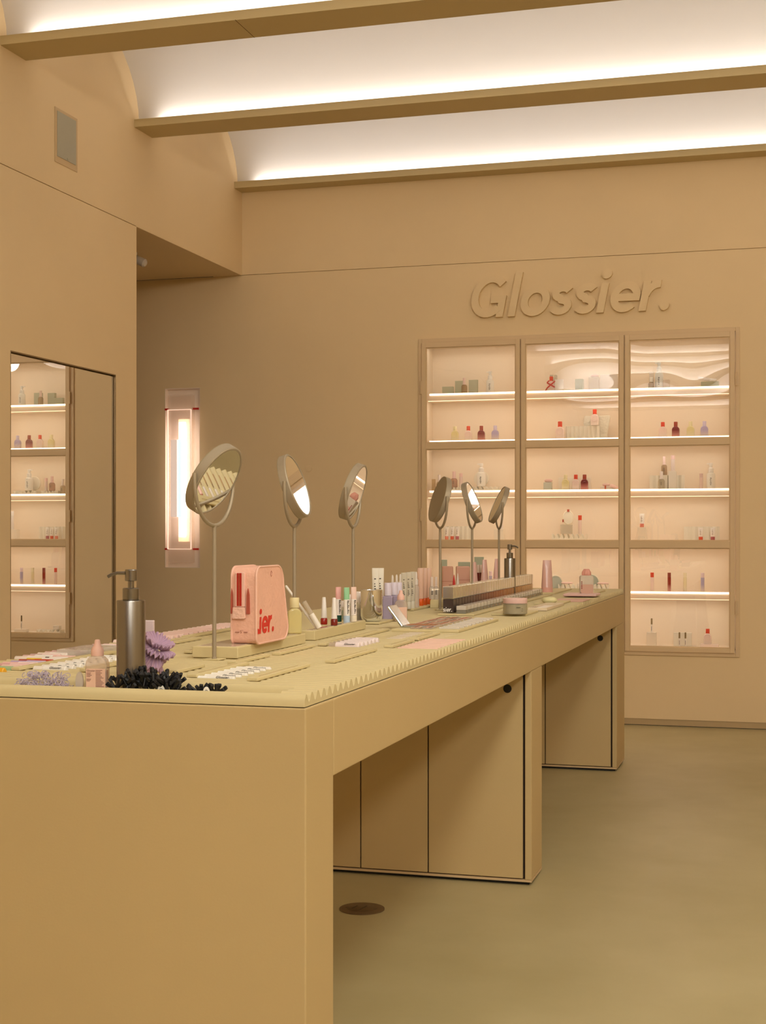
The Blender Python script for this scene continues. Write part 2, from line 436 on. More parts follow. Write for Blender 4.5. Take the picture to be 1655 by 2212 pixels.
# floor cover
p = on_z(782, 1964, 0)
t = thing('floor_cover', 'round metal cover plate set in the floor beside the table', 'cover plate', (p.x, p.y, 0))
CV = mat('#7a6347', 0.45, 0.5, var=0.15, vscale=20)
MB().lathe([(0.078, 0), (0.078, 0.0035), (0.074, 0.0045)], 48).build('plate', CV, t)
mb = MB().lathe([(0.052, 0.0045), (0.050, 0.0055)], 40)
mb.build('lid', mat('#6d583e', 0.4, 0.5, var=0.2, vscale=30), t)
mb = MB()
for a, b_ in (((-.03, -.02), (-.022, .02)), ((.0, -.03), (.01, .028)), ((.045, -.01), (.055, .0)), ((-.055, -.015), (-.05, -.008))):
    d = Vector((b_[0]-a[0], b_[1]-a[1], 0)); nn = Vector((-d.y, d.x, 0)).normalized()*0.0022
    A = Vector((*a, 0.0058)); B = Vector((*b_, 0.0058))
    MB().add([A+nn, A-nn, B-nn, B+nn], [(0, 1, 2, 3)]).build('slot', BLACK, t)


# ------------------------------------------------------------------ wall light in the back wall
t = thing('wall_light', 'tall glowing acrylic wall light with red clips in a back wall niche', 'wall light', ((LX[0]+LX[1])/2, YB, LZ[0]))
w = (LX[1]-LX[0])/2; h = LZ[1]-LZ[0]
mb = MB().box(-w, w, 0.045, 0.05, 0, h).box(-w, -w+0.004, 0, 0.045, 0, h).box(w-0.004, w, 0, 0.045, 0, h).box(-w, w, 0, 0.045, 0, 0.004).box(-w, w, 0, 0.045, h-0.004, h)
mb.build('housing', mat('#f0dcc6', 0.6), t)
def lz(y): return z_at(y, (-4.34, YB, 0)) - LZ[0]
ACR = clear('#f7d3b4', 0.35, 0.15)
mb = MB().box(-0.098, 0.092, -0.035, 0.02, lz(1215), lz(853))
mb.build('acrylic_box', clear('#fdf4ea', 0.22, 0.2), t, bevel=0.004)
MB().box(-0.094, 0.088, -0.052, -0.037, lz(1186), lz(886)).build('front_panel', clear('#fffaf6', 0.15, 0.3), t, bevel=0.003)
for yy in (884, 1186):
    for a, b_ in ((-0.132, -0.098), (0.092, 0.136)):
        MB().box(a, b_, -0.02, -0.008, lz(yy)-0.007, lz(yy)+0.007).build('clip', mat('#c8281a', 0.4), t)
mb = MB().lathe([(0.024, 0), (0.026, 0.004), (0.026, lz(912)-lz(1160)-0.004), (0.024, lz(912)-lz(1160))], 20, M=Matrix.Translation((0.0, 0.0, lz(1160))))
mb.build('light_tube', emit('#f6f6ff', TUBE_E), t)
EDG = emit('#ffdcc4', 0.62, 'edge_glow')  # added bars emit the glow that the acrylic edges would catch from the tube
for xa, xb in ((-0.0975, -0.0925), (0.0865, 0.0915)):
    MB().box(xa, xb, -0.054, -0.0375, lz(1186), lz(886)).build('glow_bar', EDG, t)
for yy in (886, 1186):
    MB().box(-0.0925, 0.0865, -0.054, -0.0375, lz(yy)-0.0025, lz(yy)+0.0025).build('glow_bar', EDG, t)
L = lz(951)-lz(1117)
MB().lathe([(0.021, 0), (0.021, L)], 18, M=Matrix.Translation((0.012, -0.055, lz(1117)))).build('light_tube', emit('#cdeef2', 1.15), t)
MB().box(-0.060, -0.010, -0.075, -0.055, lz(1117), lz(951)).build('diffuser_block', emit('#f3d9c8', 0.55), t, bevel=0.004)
MB().box(-0.04, 0.05, 0.02, 0.03, lz(1170), lz(905)).build('glow_panel', emit('#ffe6cc', 0.8), t)  # added panel behind the tube, emits the light it would only bounce

# ------------------------------------------------------------------ sign
s0 = on_y(1013, 696, YB); hsign = 0.290
t = thing('wall_sign', 'raised sign reading Glossier. in wall colour above the glass cabinet', 'sign', (s0.x, YB, 2.782))
x = 0.0
for ch in 'Glossier.':
    mb = MB(); adv = glyph_mesh(mb, ch, x, hsign, Matrix.Identity(4), 0.032, 0.2, 0, 0.985)
    # local plane (x right, y up, z out) -> wall plane (x, z, -y)
    mb.v = [(v[0], -v[2]-0.0, v[1]) for v in mb.v]
    mb.build('letter', WALL, t)
    x += adv

# ------------------------------------------------------------------ glass fronted cabinet
cab = thing('display_cabinet', 'built-in beige glass-fronted cabinet with three doors and lit shelves on the back wall', 'cabinet', (CABX[0], YB, CABZ[0]))
W = CABX[1]-CABX[0]; HH = CABZ[1]-CABZ[0]; DP = 0.225
b = MB()
b.box(0, W, DP, DP+0.02, 0, HH)                                   # back
b.box(0, 0.045, 0.002, DP, 0.045, HH-0.045).box(W-0.045, W, 0.002, DP, 0.045, HH-0.045)
b.box(0, W, 0.002, DP, 0, 0.058).box(0, W, 0.002, DP, HH-0.045, HH)
b.build('cabinet_lining', INNER, cab)
b = MB(); q = 0.026
b.box(0, q, -0.012, 0.002, 0, HH).box(W-q, W, -0.012, 0.002, 0, HH).box(q, W-q, -0.012, 0.002, 0, q).box(q, W-q, -0.012, 0.002, HH-q, HH)
for gx in (-1.816, -1.108): b.box(gx-CABX[0]-0.012, gx-CABX[0]+0.012, -0.0118, -0.002, q, HH-q)
b.build('cabinet_frame', FRAMEM, cab, bevel=0.002)
SHZ = [2.270, 1.940, 1.590, 1.244, 0.900, 0.531]                   # tops of the shelves
LED = emit('#ffe6c8', STRIP_E, 'shelf_led'); LED2 = emit('#ffd6ae', STRIP_E*0.6, 'shelf_led_low')
def shelf_lamp(zz):
    ld = bpy.data.lights.new('shelf_led', 'AREA'); ld.shape = 'RECTANGLE'; ld.size = W-0.14; ld.size_y = 0.03
    ld.energy = SHELF_POWER; ld.color = (1.0, 0.90, 0.76)
    lo = bpy.data.objects.new('shelf_led', ld); COL.objects.link(lo); lo.location = (CABX[0]+W/2, YB+0.045, CABZ[0]+zz)
    lo.rotation_euler = (math.radians(12), 0, 0)
shelf_lamp(HH-0.052)
for i, z in enumerate(SHZ):
    zz = z - CABZ[0]
    if i < 5:
        b = MB().box(0.045, W-0.045, 0.022, DP, zz-0.050, zz)
        s = b.build('shelf', mat('#f2dfc8', 0.7), cab)
        MB().box(0.075, W-0.05, 0.016, 0.022, zz-0.013, zz-0.001).build('led_strip', LED, s)
        MB().box(0.06, W-0.05, 0.030, 0.040, zz-0.0535, zz-0.0502).build('led_strip', LED2, s)
        shelf_lamp(zz-0.056)
    else:
        MB().box(0.06, W-0.05, 0.016, 0.020, zz-0.002, zz+0.002).build('led_strip', LED2, cab)
MB().box(0.06, W-0.05, 0.03, 0.042, HH-0.0485, HH-0.0452).build('led_strip', LED2, cab)
PANE = pane_glass(0.0045)
doors = [(-2.517, -1.820), (-1.812, -1.112), (-1.104, -0.386)]
DZ0, DZ1 = 0.500, 2.625
holes = [(0.530, 1.192), (1.240, 1.878), (1.922, 2.588)]
names = ['left', 'middle', 'right']
for k, (xa, xb) in enumerate(doors):
    b = MB(); q = 0.030; f0, f1 = -0.030, -0.0125
    xa0, xb0 = xa - CABX[0], xb - CABX[0]
    z0, z1 = DZ0-CABZ[0], DZ1-CABZ[0]
    b.box(xa0, xa0+q, f0, f1, z0, z1).box(xb0-q, xb0, f0, f1, z0, z1)
    cuts = [z0] + [v-CABZ[0] for h_ in holes for v in h_] + [z1]
    for a in range(0, len(cuts), 2): b.box(xa0+q, xb0-q, f0, f1, cuts[a], cuts[a+1])
    # stepped inner bead round every pane
    for (h0, h1) in holes:
        h0 -= CABZ[0]; h1 -= CABZ[0]; e = 0.007
        b.box(xa0+q, xa0+q+e, f0+0.009, f1, h0, h1).box(xb0-q-e, xb0-q, f0+0.009, f1, h0, h1)
        b.box(xa0+q+e, xb0-q-e, f0+0.009, f1, h0, h0+e).box(xa0+q+e, xb0-q-e, f0+0.009, f1, h1-e, h1)
    d = b.build('door', FRAMEM, cab, bevel=0.0015)
    for (h0, h1) in holes:
        g = MB(); n = 1
        g.box(xa0+q, xb0-q, -0.0165, -0.0135, h0-CABZ[0], h1-CABZ[0])
        # a single sheet: front face only so that the reflection stays crisp
        g = MB().add([(xa0+q, -0.0165, h0-CABZ[0]), (xb0-q, -0.0165, h0-CABZ[0]), (xb0-q, -0.0165, h1-CABZ[0]), (xa0+q, -0.0165, h1-CABZ[0])], [(0, 1, 2, 3)])
        g.build('glass_pane', PANE, d)
    hx = xb0+0.008 if k == 2 else (xa0-0.004 if k == 0 else None)
    if hx is not None:
        for zh in (0.80, 1.42, 2.31):
            if k == 2 and zh == 1.42: continue
            zz = zh - CABZ[0]
            MB().tube([(hx, -0.030, zz-0.045), (hx, -0.030, zz+0.045)], 0.0055, 10).box(hx-0.003, hx+0.016 if k == 2 else hx+0.003, -0.020, -0.012, zz-0.042, zz+0.042).build('hinge', FRAMEM, d)

# ------------------------------------------------------------------ the long table
TX0, TX1, TY0, TY1 = -1.922, -0.932, 2.690, 8.190
ZT = 0.950; ZA = 0.788; ZR = 0.978
P1 = (TY0, 2.868); P2 = (5.215, 5.440); P3 = (7.830, 8.190)
tab = thing('display_table', 'long cream display table with ridged top and three wide cupboard legs', 'table', ((TX0+TX1)/2, TY0, 0))
ox, oy = -(TX0+TX1)/2, -TY0
W2 = (TX1-TX0)/2; g = 0.001
MB().box(-W2, W2, P1[0]+oy, P1[1]+oy-g, 0.0, ZT).build('end_leg', TABM, tab, bevel=0.003)
b = MB().box(-W2, W2, P1[1]+oy+g, TY1+oy, ZA, ZT)
b.build('apron', TABM, tab, bevel=0.003)
SEAM = mat('#2a1a10', 0.9)
for (ya, yb), seams in ((P2, (-1.587, -1.323)), (P3, (-1.53, -1.323))):
    d0 = 0.014
    b = MB().box(-W2, W2, ya+oy+d0, yb+oy, 0.022, ZA)
    b.box(W2-0.024, W2, ya+oy, ya+oy+d0, 0.022, ZA).box(-W2, -W2+0.024, ya+oy, ya+oy+d0, 0.022, ZA)
    leg = b.build('cupboard_leg', TABM, tab, bevel=0.002)
    MB().box(-W2+0.012, W2-0.012, ya+oy+0.02, yb+oy-0.02, 0.0, 0.013).build('foot', BLACK, leg)  # black block puts the shadow gap under the leg into colour
    MB().box(-W2-0.0, W2+0.0, ya+oy-0.0, yb+oy+0.0, 0.013, 0.0215).build('plinth', mat('#cdb088', 0.5), leg)
    xs = [-W2+0.030] + [s_+ox for s_ in seams] + [W2-0.030]
    for i in range(3):
        a_, b_ = xs[i]+0.0025, xs[i+1]-0.0025
        dd = MB().box(a_, b_, ya+oy-0.001, ya+oy+d0-0.002, 0.026, ZA-0.003).build('cupboard_door', TABM, tab, bevel=0.001)
        if i != 1:
            kx = (-1.021+ox) if i == 2 else (-1.833+ox)
            MB().lathe([(0.0155, 0), (0.0155, 0.002)], 28, M=Matrix.Translation((kx, ya+oy-0.001, 0.722)) @ R90).build('finger_hole', BLACK, dd)
    MB().box(-W2+0.025, W2-0.025, ya+oy+d0-0.0015, ya+oy+d0-0.0005, 0.023, ZA-0.001).build('door_gap', SEAM, leg)
# ridged top
PER = 0.0377; RD = 0.0185; RX1 = -1.0; RY = (2.728, 2.842)
def ridge(Y):
    u = ((Y - 2.7215 + PER*0.5) / PER) % 1.0
    return ZR - RD * (0.5 + 0.5*math.cos(2*PI*(u-0.5)))**1.25 if Y > 2.704 else ZR - RD*0.9*max(0, (2.704-Y)/0.013)
def ridge_piece(mb, x0, x1, y0, y1, flat=None, ns=9):
    n = max(2, int(round((y1-y0)/PER*ns))); ys = [y0+(y1-y0)*i/n for i in range(n+1)]
    zt = [flat if flat is not None else ridge(y) for y in ys]
    vs = []
    for X in (x0, x1):
        for y, z in zip(ys, zt): vs.append((X+ox, y+oy, z))
        for y in ys: vs.append((X+ox, y+oy, ZT+0.002))
    m_ = n+1; fs = []
    for i in range(n):
        fs.append((i, 2*m_+i, 2*m_+i+1, i+1))
        fs.append((i, i+1, m_+i+1, m_+i)); fs.append((2*m_+i+1, 2*m_+i, 3*m_+i, 3*m_+i+1))
    fs.append((0, m_, 3*m_, 2*m_)); fs.append((m_-1, 3*m_-1, 4*m_-1, 2*m_-1)) if False else None
    fs = [f for f in fs if f]
    fs.append((n, 2*m_+n, 3*m_+n, m_+n))
    mb.add(vs, fs, 0, True)
top = MB()
e = 0.004
ridge_piece(top, TX0+e, TX1-e, TY0+e, RY[0])
ridge_piece(top, RX1, TX1-e, RY[0], RY[1])
ridge_piece(top, TX0+e, TX0+0.03, RY[0], RY[1])
ridge_piece(top, TX0+0.03, RX1, RY[0], RY[1], flat=0.956, ns=2)
ridge_piece(top, TX0+e, TX1-e, RY[1], TY1-e)
top.build('ridged_top', TOPM, tab, sharp=50)

# ------------------------------------------------------------------ kinds of goods
def rounded(w, h, r, n=6, cx=0.0, z0=0.0):
    """outline of a rounded rectangle in x,z, from the lower left corner, counter-clockwise"""
    P = []
    for (ax, az, a0) in ((w/2-r, r, -90), (w/2-r, h-r, 0), (-w/2+r, h-r, 90), (-w/2+r, r, 180)):
        P += [(cx+ax+r*math.cos(math.radians(a0+90*i/n)), z0+az+r*math.sin(math.radians(a0+90*i/n))) for i in range(n+1)]
    return P
def perfume_bottle(r, top, bottom, capc):
    w, h = 0.050, 0.072
    P = [(-w/2, 0), (w/2, 0), (w/2, h-w*0.5)] + [(w/2*math.cos(a*PI/12), h-w*0.5+w*0.5*math.sin(a*PI/12)) for a in range(1, 12)] + [(-w/2, h-w*0.5)]
    m = fade(top, bottom, 0.004, 0.045)
    b = MB().prism(P, -0.014, 0.014, sm=True).build('bottle_body', m, r, bevel=0.004, sharp=40)
    MB().lathe([(0.004, 0), (0.013, 0.0006), (0.0145, 0.0026), (0.0155, 0.0016)], 24, M=Matrix.Translation((0, -0.0142, 0.040)) @ R90).build('dimple', m, r)
    MB().lathe([(0.0125, 0), (0.0128, 0.002), (0.0128, 0.030), (0.0115, 0.032)], 20, M=Matrix.Translation((0, 0, h-0.002))).build('cap', mat(capc, 0.35), r)
def squeeze_tube(r, body, capc, w, h, ch, ink):
    """tube standing on its cap, flat crimp at the top"""
    n = 20; rings = []
    for k in range(9):
        t = k/8; z = ch + (h-ch)*t; a = w/2*(0.86+0.14*t); d = (w/2*0.80)*(1-t)**0.8 + 0.0012
        rings.append(([(a*math.cos(2*PI*i/n), d*math.sin(2*PI*i/n)) for i in range(n)], z))
    mb = MB().loft(rings)
    mats = [body if not isinstance(body, str) else mat(body, 0.4)]
    mb.build('tube_body', mats, r)
    MB().lathe([(w*0.38, 0), (w*0.40, 0.001), (w*0.41, ch-0.001), (w*0.39, ch)], 20).build('cap', capc if not isinstance(capc, str) else mat(capc, 0.35), r)
    if ink:
        L = MB(); hh = h-ch
        for k in range(11):
            t_ = 0.20+0.055*k
            if k in (4, 9): continue
            L.box(-w*0.16, w*(-0.02+0.16*((k*7) % 4)/3), -w*0.40*(1-t_)**0.8-0.0022, -w*0.40*(1-t_)**0.8-0.0008, ch+hh*t_, ch+hh*(t_+0.022))
        L.build('lettering', INK if ink == 1 else mat('#8a6a5c', 0.6), r)
def pump_bottle(r, body, capc, w, h, ink):
    R_ = w/2; bh = h*0.62
    MB().lathe([(R_*0.95, 0), (R_, 0.002), (R_, bh-R_*0.5), (R_*0.85, bh-R_*0.16), (R_*0.5, bh), (R_*0.45, bh+0.003)], 28).build('bottle_body', mat(body, 0.35), r)
    MB().lathe([(R_*0.60, bh), (R_*0.60, bh+h*0.17), (R_*0.36, bh+h*0.19), (R_*0.34, bh+h*0.27)], 20).build('pump_collar', mat(capc, 0.3), r)
    hd = MB().lathe([(R_*0.42, bh+h*0.27), (R_*0.44, bh+h*0.37), (R_*0.38, bh+h*0.38)], 18)
    hd.box(-R_*0.95, 0, -R_*0.2, R_*0.2, bh+h*0.325, bh+h*0.365)
    hd.build('pump_head', mat(capc, 0.3), r)
    if ink:
        L = MB()
        for k in range(5): L.box(-0.004-0.0015*(k % 2), 0.004+0.002*(k % 3 == 0), -R_-0.0008, -R_*0.93, bh*(0.62-0.10*k), bh*(0.66-0.10*k))
        L.build('lettering', INK, r)
def serum_bottle(r, body, capc, w, h, ink):
    R_ = w/2; bh = h*0.56
    MB().lathe([(R_*0.93, 0), (R_, 0.002), (R_, bh-R_*0.6), (R_*0.8, bh-R_*0.15), (R_*0.5, bh)], 24).build('bottle_body', clear(body, 0.45), r)
    MB().lathe([(R_*0.50, bh-0.001), (R_*0.62, bh), (R_*0.62, h*0.60), (R_*0.50, h*0.61), (R_*0.50, h-0.002), (R_*0.44, h)], 20).build('cap', mat(capc, 0.3), r)
    MB().lathe([(0.0016, 0.004), (0.0016, bh)], 8).build('dip_tube', WHITE, r)
    if ink:
        L = MB()
        for k in range(3): L.box(-0.003, 0.004, -R_-0.0008, -R_*0.95, bh*(0.62-0.12*k), bh*(0.68-0.12*k))
        L.build('lettering', INK, r)
def slim_vial(r, top, bottom, capc, w, h):
    R_ = w/2
    MB().lathe([(R_*0.93, 0), (R_, 0.002), (R_, h*0.74), (R_*0.8, h*0.745)], 20).build('vial_body', fade(top, bottom, 0.004, h*0.38), r)
    MB().lathe([(R_*1.0, h*0.745), (R_*1.0, h-0.001), (R_*0.93, h)], 20).build('cap', mat(capc, 0.35), r)
def carton(r, col, w, d, h, ink):
    MB().box(-w/2, w/2, -d/2, d/2, 0, h).build('carton_body', mat(col, 0.6), r, bevel=0.0012)
    if ink:
        L = MB()
        for k in range(4): L.box(-w*0.28, w*(0.0+0.07*(k % 3)), -d/2-0.0006, -d/2, h*(0.80-0.11*k), h*(0.83-0.11*k))
        L.build('lettering', INK, r)
def fluted_screen(r, w, h, n):
    """upright fluted sheet"""
    A = MB(); N = n*8; vs = []; th = 0.004
    for s_ in (0, 1):
        for i in range(N+1):
            x = -w/2 + w*i/N; y = 0.006*math.cos(2*PI*i/8) + (th if s_ else 0)
            vs += [(x, y, 0), (x, y, h)]
    fs = []; o = 2*(N+1)
    for i in range(N):
        a = 2*i; fs += [(a, a+2, a+3, a+1), (o+a, o+a+1, o+a+3, o+a+2), (a+1, a+3, o+a+3, o+a+1)]
    fs += [(0, 1, o+1, o), (2*N, o+2*N, o+2*N+1, 2*N+1)]
    A.add(vs, fs, 0, True); A.build('fluted_sheet', CORR, r, sharp=50)
def scalloped_tray(r, w, d, h, n):
    """low block with a scalloped top"""
    N = n*10; P = [(-w/2, 0), (w/2, 0)] + [(w/2 - w*i/N, h*0.62 + h*0.38*math.cos(2*PI*i/10)) for i in range(N+1)]
    MB().prism(P, -d/2, d/2, sm=True).build('scalloped_block', CORR, r, sharp=50)
def display_block(r, w, d, h, col):
    MB().box(-w/2, w/2, -d/2, d/2, 0, h).build('block', mat(col, 0.5), r, bevel=0.0015)
def pebble(r, w, d, h, col):
    MB().lathe([(0.10, 0), (0.36, 0.06), (0.48, 0.3), (0.5, 0.5), (0.46, 0.75), (0.32, 0.93), (0.08, 1.0)], 24, M=Matrix.Diagonal((w, d, h, 1))).build('pebble', mat(col, 0.45), r)
def round_compact(r, rad, colr, face):
    T = Matrix.Translation((0, 0, rad)) @ R90
    MB().lathe([(rad*0.93, -0.006), (rad, -0.004), (rad, 0.003), (rad*0.95, 0.005), (rad*0.86, 0.005), (rad*0.85, 0.0035)], 36, M=T).build('case', mat(colr, 0.4), r)
    MB().lathe([(rad*0.84, 0.0036), (rad*0.84, 0.0042)], 32, M=T).build('face', face if not isinstance(face, str) else mat(face, 0.15), r)
def glass_block(r, w, d, h, col):
    MB().box(-w/2, w/2, -d/2, d/2, 0, h).build('glass_block', clear(col, 0.38, 0.05), r, bevel=0.0015)
def pen_upright(r, h, body, tip):
    MB().lathe([(0.0055, 0), (0.0062, 0.001), (0.0062, h*0.56), (0.0052, h*0.565)], 16).build('barrel', mat(body, 0.4), r)
    MB().lathe([(0.0050, h*0.565), (0.0058, h*0.57), (0.0054, h-0.002), (0.003, h)], 16).build('cap', mat(tip, 0.35, 0.3), r)
    MB().box(-0.0012, 0.0012, -0.0068, -0.0060, h*0.12, h*0.42).build('lettering', INK, r)

# ---- goods in the cabinet
YI = YB + 0.085
def sh(px, row, dy=0.0):
    return Vector((on_y(px, 1149, YI+dy).x, YI+dy, SHZ[row]))
SHN = ['top shelf', 'second shelf', 'third shelf', 'fourth shelf', 'fifth shelf', 'bottom shelf']
CREAM, CREAM2 = '#efe3a8', '#f1e6c4'
PERF = {'cream': ('#ece0a6', '#f0e6c6', '#eee3b4'), 'pink': ('#f7ddd3', '#f4e4d8', '#e03a1c'), 'burgundy': ('#7c1130', '#d98f86', '#a02a1c'), 'lavender': ('#b9aed4', '#e6d6d2', '#d7cbe4')}
CAPN = {'cream': 'cream cap', 'pink': 'red cap', 'burgundy': 'dark red cap', 'lavender': 'pale lilac cap'}
def perf(px, row, c, where, z=0.0, dy=0.0, s=1.0, grp=None):
    p = sh(px, row, dy); p.z += z
    return make(perfume_bottle, PERF[c], p, 0, '%s perfume bottle with %s, %s' % (c, CAPN[c], where), 'perfume bottle', grp, (s, s, s))
for px, c in ((983, 'cream'), (1012, 'pink'), (1040, 'burgundy'), (1070, 'lavender')): perf(px, 1, c, 'second shelf, left glass door')
for px, c in ((1432, 'pink'), (1460, 'burgundy'), (1492, 'cream'), (1522, 'lavender')): perf(px, 1, c, 'second shelf, right glass door')
for px, c in ((1222, 'cream'), (1244, 'pink'), (1263, 'burgundy')): perf(px, 2, c, 'before a white board, third shelf', dy=-0.03)
VIAL = {'pink': ('#f6dcd2', '#f2dcd0', '#e03a1c'), 'burgundy': ('#97201f', '#dfa298', '#8f231b'), 'cream': ('#efe0b4', '#f2e6cc', '#eee0ba'), 'lavender': ('#b3a9c8', '#ead8d0', '#e7cfd6')}
for d, xs in (('left', (972, 1002, 1031, 1060)), ('right', (1409, 1446, 1480, 1518))):
    for px, c in zip(xs, ('pink', 'burgundy', 'cream', 'lavender')):
        make(slim_vial, VIAL[c] + (0.023, 0.125), sh(px, 4), 0, '%s slim perfume vial with %s on the fifth shelf, %s glass door' % (c, CAPN[c], d), 'perfume vial')
# left door
make(carton, ('#b4b79e', 0.078, 0.03, 0.054, 0), sh(968, 0, 0.02), 0, 'low sage green carton at the left end of the top shelf', 'carton')
make(carton, ('#b4b79e', 0.060, 0.03, 0.096, 0), sh(993, 0, 0.05), 0, 'tall sage green carton just behind the pink-capped serum bottle', 'carton')
make(carton, ('#b8bba4', 0.062, 0.03, 0.098, 0), sh(1023, 0, 0.03), 0, 'tall sage green carton right of the pink-capped serum bottle', 'carton')
make(serum_bottle, ('#c0a27c', '#eccfc6', 0.040, 0.108, 0), sh(1003, 0, -0.03), 0, 'amber serum bottle with pink cap between sage cartons, top shelf', 'serum bottle')
make(pump_bottle, ('#ece9e0', '#f2efe8', 0.054, 0.152, 1), sh(1059, 0), 0, 'white pump bottle on the top shelf behind the left glass door', 'pump bottle')
make(glass_block, (0.022, 0.03, 0.082, '#e0c9a0'), sh(937, 2), 0, 'clear amber glass block at the left end of the third shelf', 'glass block')
make(serum_bottle, ('#d8c4a6', '#f0e2da', 0.040, 0.112, 1), sh(949, 2, -0.02), 0, 'serum bottle with off-white cap near the left end of the third shelf', 'serum bottle')
make(scalloped_tray, (0.145, 0.06, 0.024, 6), sh(983, 2, 0.0), 0, 'scalloped cream tray under the pink-capped serum bottle, third shelf', 'display tray')
p = sh(981, 2); p.z += 0.024
make(serum_bottle, ('#cfa48e', '#f0cdc8', 0.048, 0.112, 1), p, 0, 'rose serum bottle with pink cap on a tray, third shelf left door', 'serum bottle')
p = sh(996, 2); p.z += 0.024
make(slim_vial, ('#edd3cb', '#efe0d8', '#efc8c2', 0.024, 0.098), p, 0, 'pale pink slim vial beside the rose serum bottle, third shelf', 'vial')
make(scalloped_tray, (0.20, 0.07, 0.028, 6), sh(1051, 2, 0.02), 0, 'scalloped cream tray under the white pump bottle, third shelf', 'display tray')
p = sh(1040, 2, 0.0); p.z += 0.028
make(pump_bottle, ('#efe9de', '#f2ece4', 0.060, 0.162, 1), p, 0, 'white pump bottle before a round disc, third shelf left door', 'pump bottle')
p = sh(1040, 2, 0.055); p.z += 0.028
make(round_compact, (0.055, '#eee4d0', '#efe6d6'), p, 0, 'round cream disc standing behind the white pump bottle', 'display disc')
make(fluted_screen, (0.225, 0.096, 7), sh(989, 3, 0.03), 0, 'white fluted board behind three tubes on the fourth shelf, left door', 'display board')
for px, c, nm in ((965, '#e6836e', 'coral'), (977, '#dd4418', 'orange'), (988, '#b5566a', 'mauve')):
    make(squeeze_tube, ('#f2ece4', c, 0.031, 0.090, 0.026, 2), sh(px, 3, -0.02), 0, 'white makeup tube on %s cap before the fluted board, left door' % nm, 'makeup tube')
make(display_block, (0.066, 0.05, 0.076, '#efe6d6'), sh(1079, 3), 0, 'white display block at the right end of the fourth shelf, left door', 'display block')
p = sh(1084, 3); p.z += 0.076
make(slim_vial, ('#f4ece8', '#f2eae4', '#f6f0ec', 0.024, 0.140), p, 0, 'tall white vial on a white block, fourth shelf left door', 'vial')
make(display_block, (0.10, 0.05, 0.022, '#f1e8da'), sh(1060, 5), 0, 'low white block on the bottom shelf behind the left door', 'display block')
p = sh(1060, 5); p.z += 0.022
make(pen_upright, (0.105, '#f1e9e0', '#76684c'), p, 0, 'white pen with bronze cap standing on the low white block', 'makeup pen')
make(scalloped_tray, (0.20, 0.07, 0.024, 5), sh(985, 5), 0, 'scalloped white tray on the bottom shelf behind the left door', 'display tray')
p = sh(968, 5); p.z += 0.024
make(display_block, (0.05, 0.04, 0.030, '#f3ece2'), p, 0, 'small white block on the scalloped tray, bottom shelf left door', 'display block')
# middle door
p = sh(1191, 0)
o = make(perfume_bottle, PERF['pink'], p, 0, 'pink perfume bottle tied with a red ribbon cross, top shelf middle door', 'perfume bottle')
b = MB()
for a_, c_ in (((-0.026, 0.058), (0.028, 0.026)), ((0.022, 0.062), (-0.026, 0.022)), ((-0.026, 0.022), (-0.036, -0.0)), ((-0.026, 0.058), (-0.012, 0.072)), ((0.022, 0.062), (0.028, 0.068))):
    b.tube([(a_[0], -0.019, a_[1]), ((a_[0]+c_[0])/2, -0.022, (a_[1]+c_[1])/2), (c_[0], -0.019, max(0.003, c_[1]))], 0.0045, 8)
b.build('ribbon', mat('#c5231c', 0.6), o)
make(glass_block, (0.045, 0.05, 0.118, '#e7e2d4'), sh(1196, 0, 0.06), 0, 'tall clear glass block behind the ribboned perfume bottle', 'glass block')
make(carton, ('#efe9e0', 0.056, 0.03, 0.080, 0), sh(1208, 0, 0.0), 0, 'white carton right of the ribboned perfume bottle', 'carton')
make(glass_block, (0.055, 0.04, 0.080, '#c5cdb8'), sh(1252, 0, 0.02), 0, 'pale green glass block midway on the top shelf, middle door', 'glass block')
make(glass_block, (0.070, 0.05, 0.088, '#efe9e0'), sh(1284, 0, 0.0), 0, 'clear glass block carrying a pink pebble, top shelf middle door', 'glass block')
p = sh(1285, 0); p.z += 0.088
make(pebble, (0.058, 0.04, 0.022, '#eecdc4'), p, 0, 'oval pink pebble soap on the clear glass block', 'soap')
make(carton, ('#ece4dc', 0.118, 0.03, 0.106, 0), sh(1316, 0, 0.03), 0, 'wide white carton at the right end of the top shelf, middle door', 'carton')
perf(1210, 1, 'pink', 'left of the fluted board, second shelf middle door', s=1.18)
make(fluted_screen, (0.235, 0.088, 8), sh(1258, 1, 0.02), 0, 'white fluted board on the second shelf, middle door', 'display board')
b = [(-0.088, 0), (0.066, 0), (0.076, 0.08), (0.090, 0.150), (0.082, 0.160), (-0.02, 0.157), (-0.088, 0.160), (-0.095, 0.11), (-0.086, 0.06)]
p = sh(1291, 1, 0.06)
t = thing('stone_slab', 'rough white stone slab behind the fluted board, second shelf', 'stone', p)
MB().prism(b, -0.012, 0.012).build('slab', mat('#e6e0ce', 0.8, bump=0.8, bscale=40), t, bevel=0.004)
p = sh(1285, 1, 0.02)
perf(1285, 1, 'pink', 'standing on top of the fluted board, second shelf', z=0.090, dy=0.02, s=1.08)
make(display_block, (0.055, 0.05, 0.052, '#c6c9bd'), sh(1184, 2), 0, 'grey cube with a pink pebble on top, third shelf middle door', 'display block')
p = sh(1185, 2); p.z += 0.052
make(pebble, (0.056, 0.04, 0.024, '#eec5bd'), p, 0.2, 'pink pebble soap on the grey cube, third shelf', 'soap')
make(display_block, (0.225, 0.02, 0.088, '#efe4d2'), sh(1242, 2, 0.05), 0, 'white board behind three perfume bottles, third shelf middle door', 'display board')
make(display_block, (0.11, 0.05, 0.022, '#f0e6da'), sh(1316, 2), 0, 'low white block at the right end of the third shelf, middle door', 'display block')
p = sh(1310, 2); p.z += 0.022
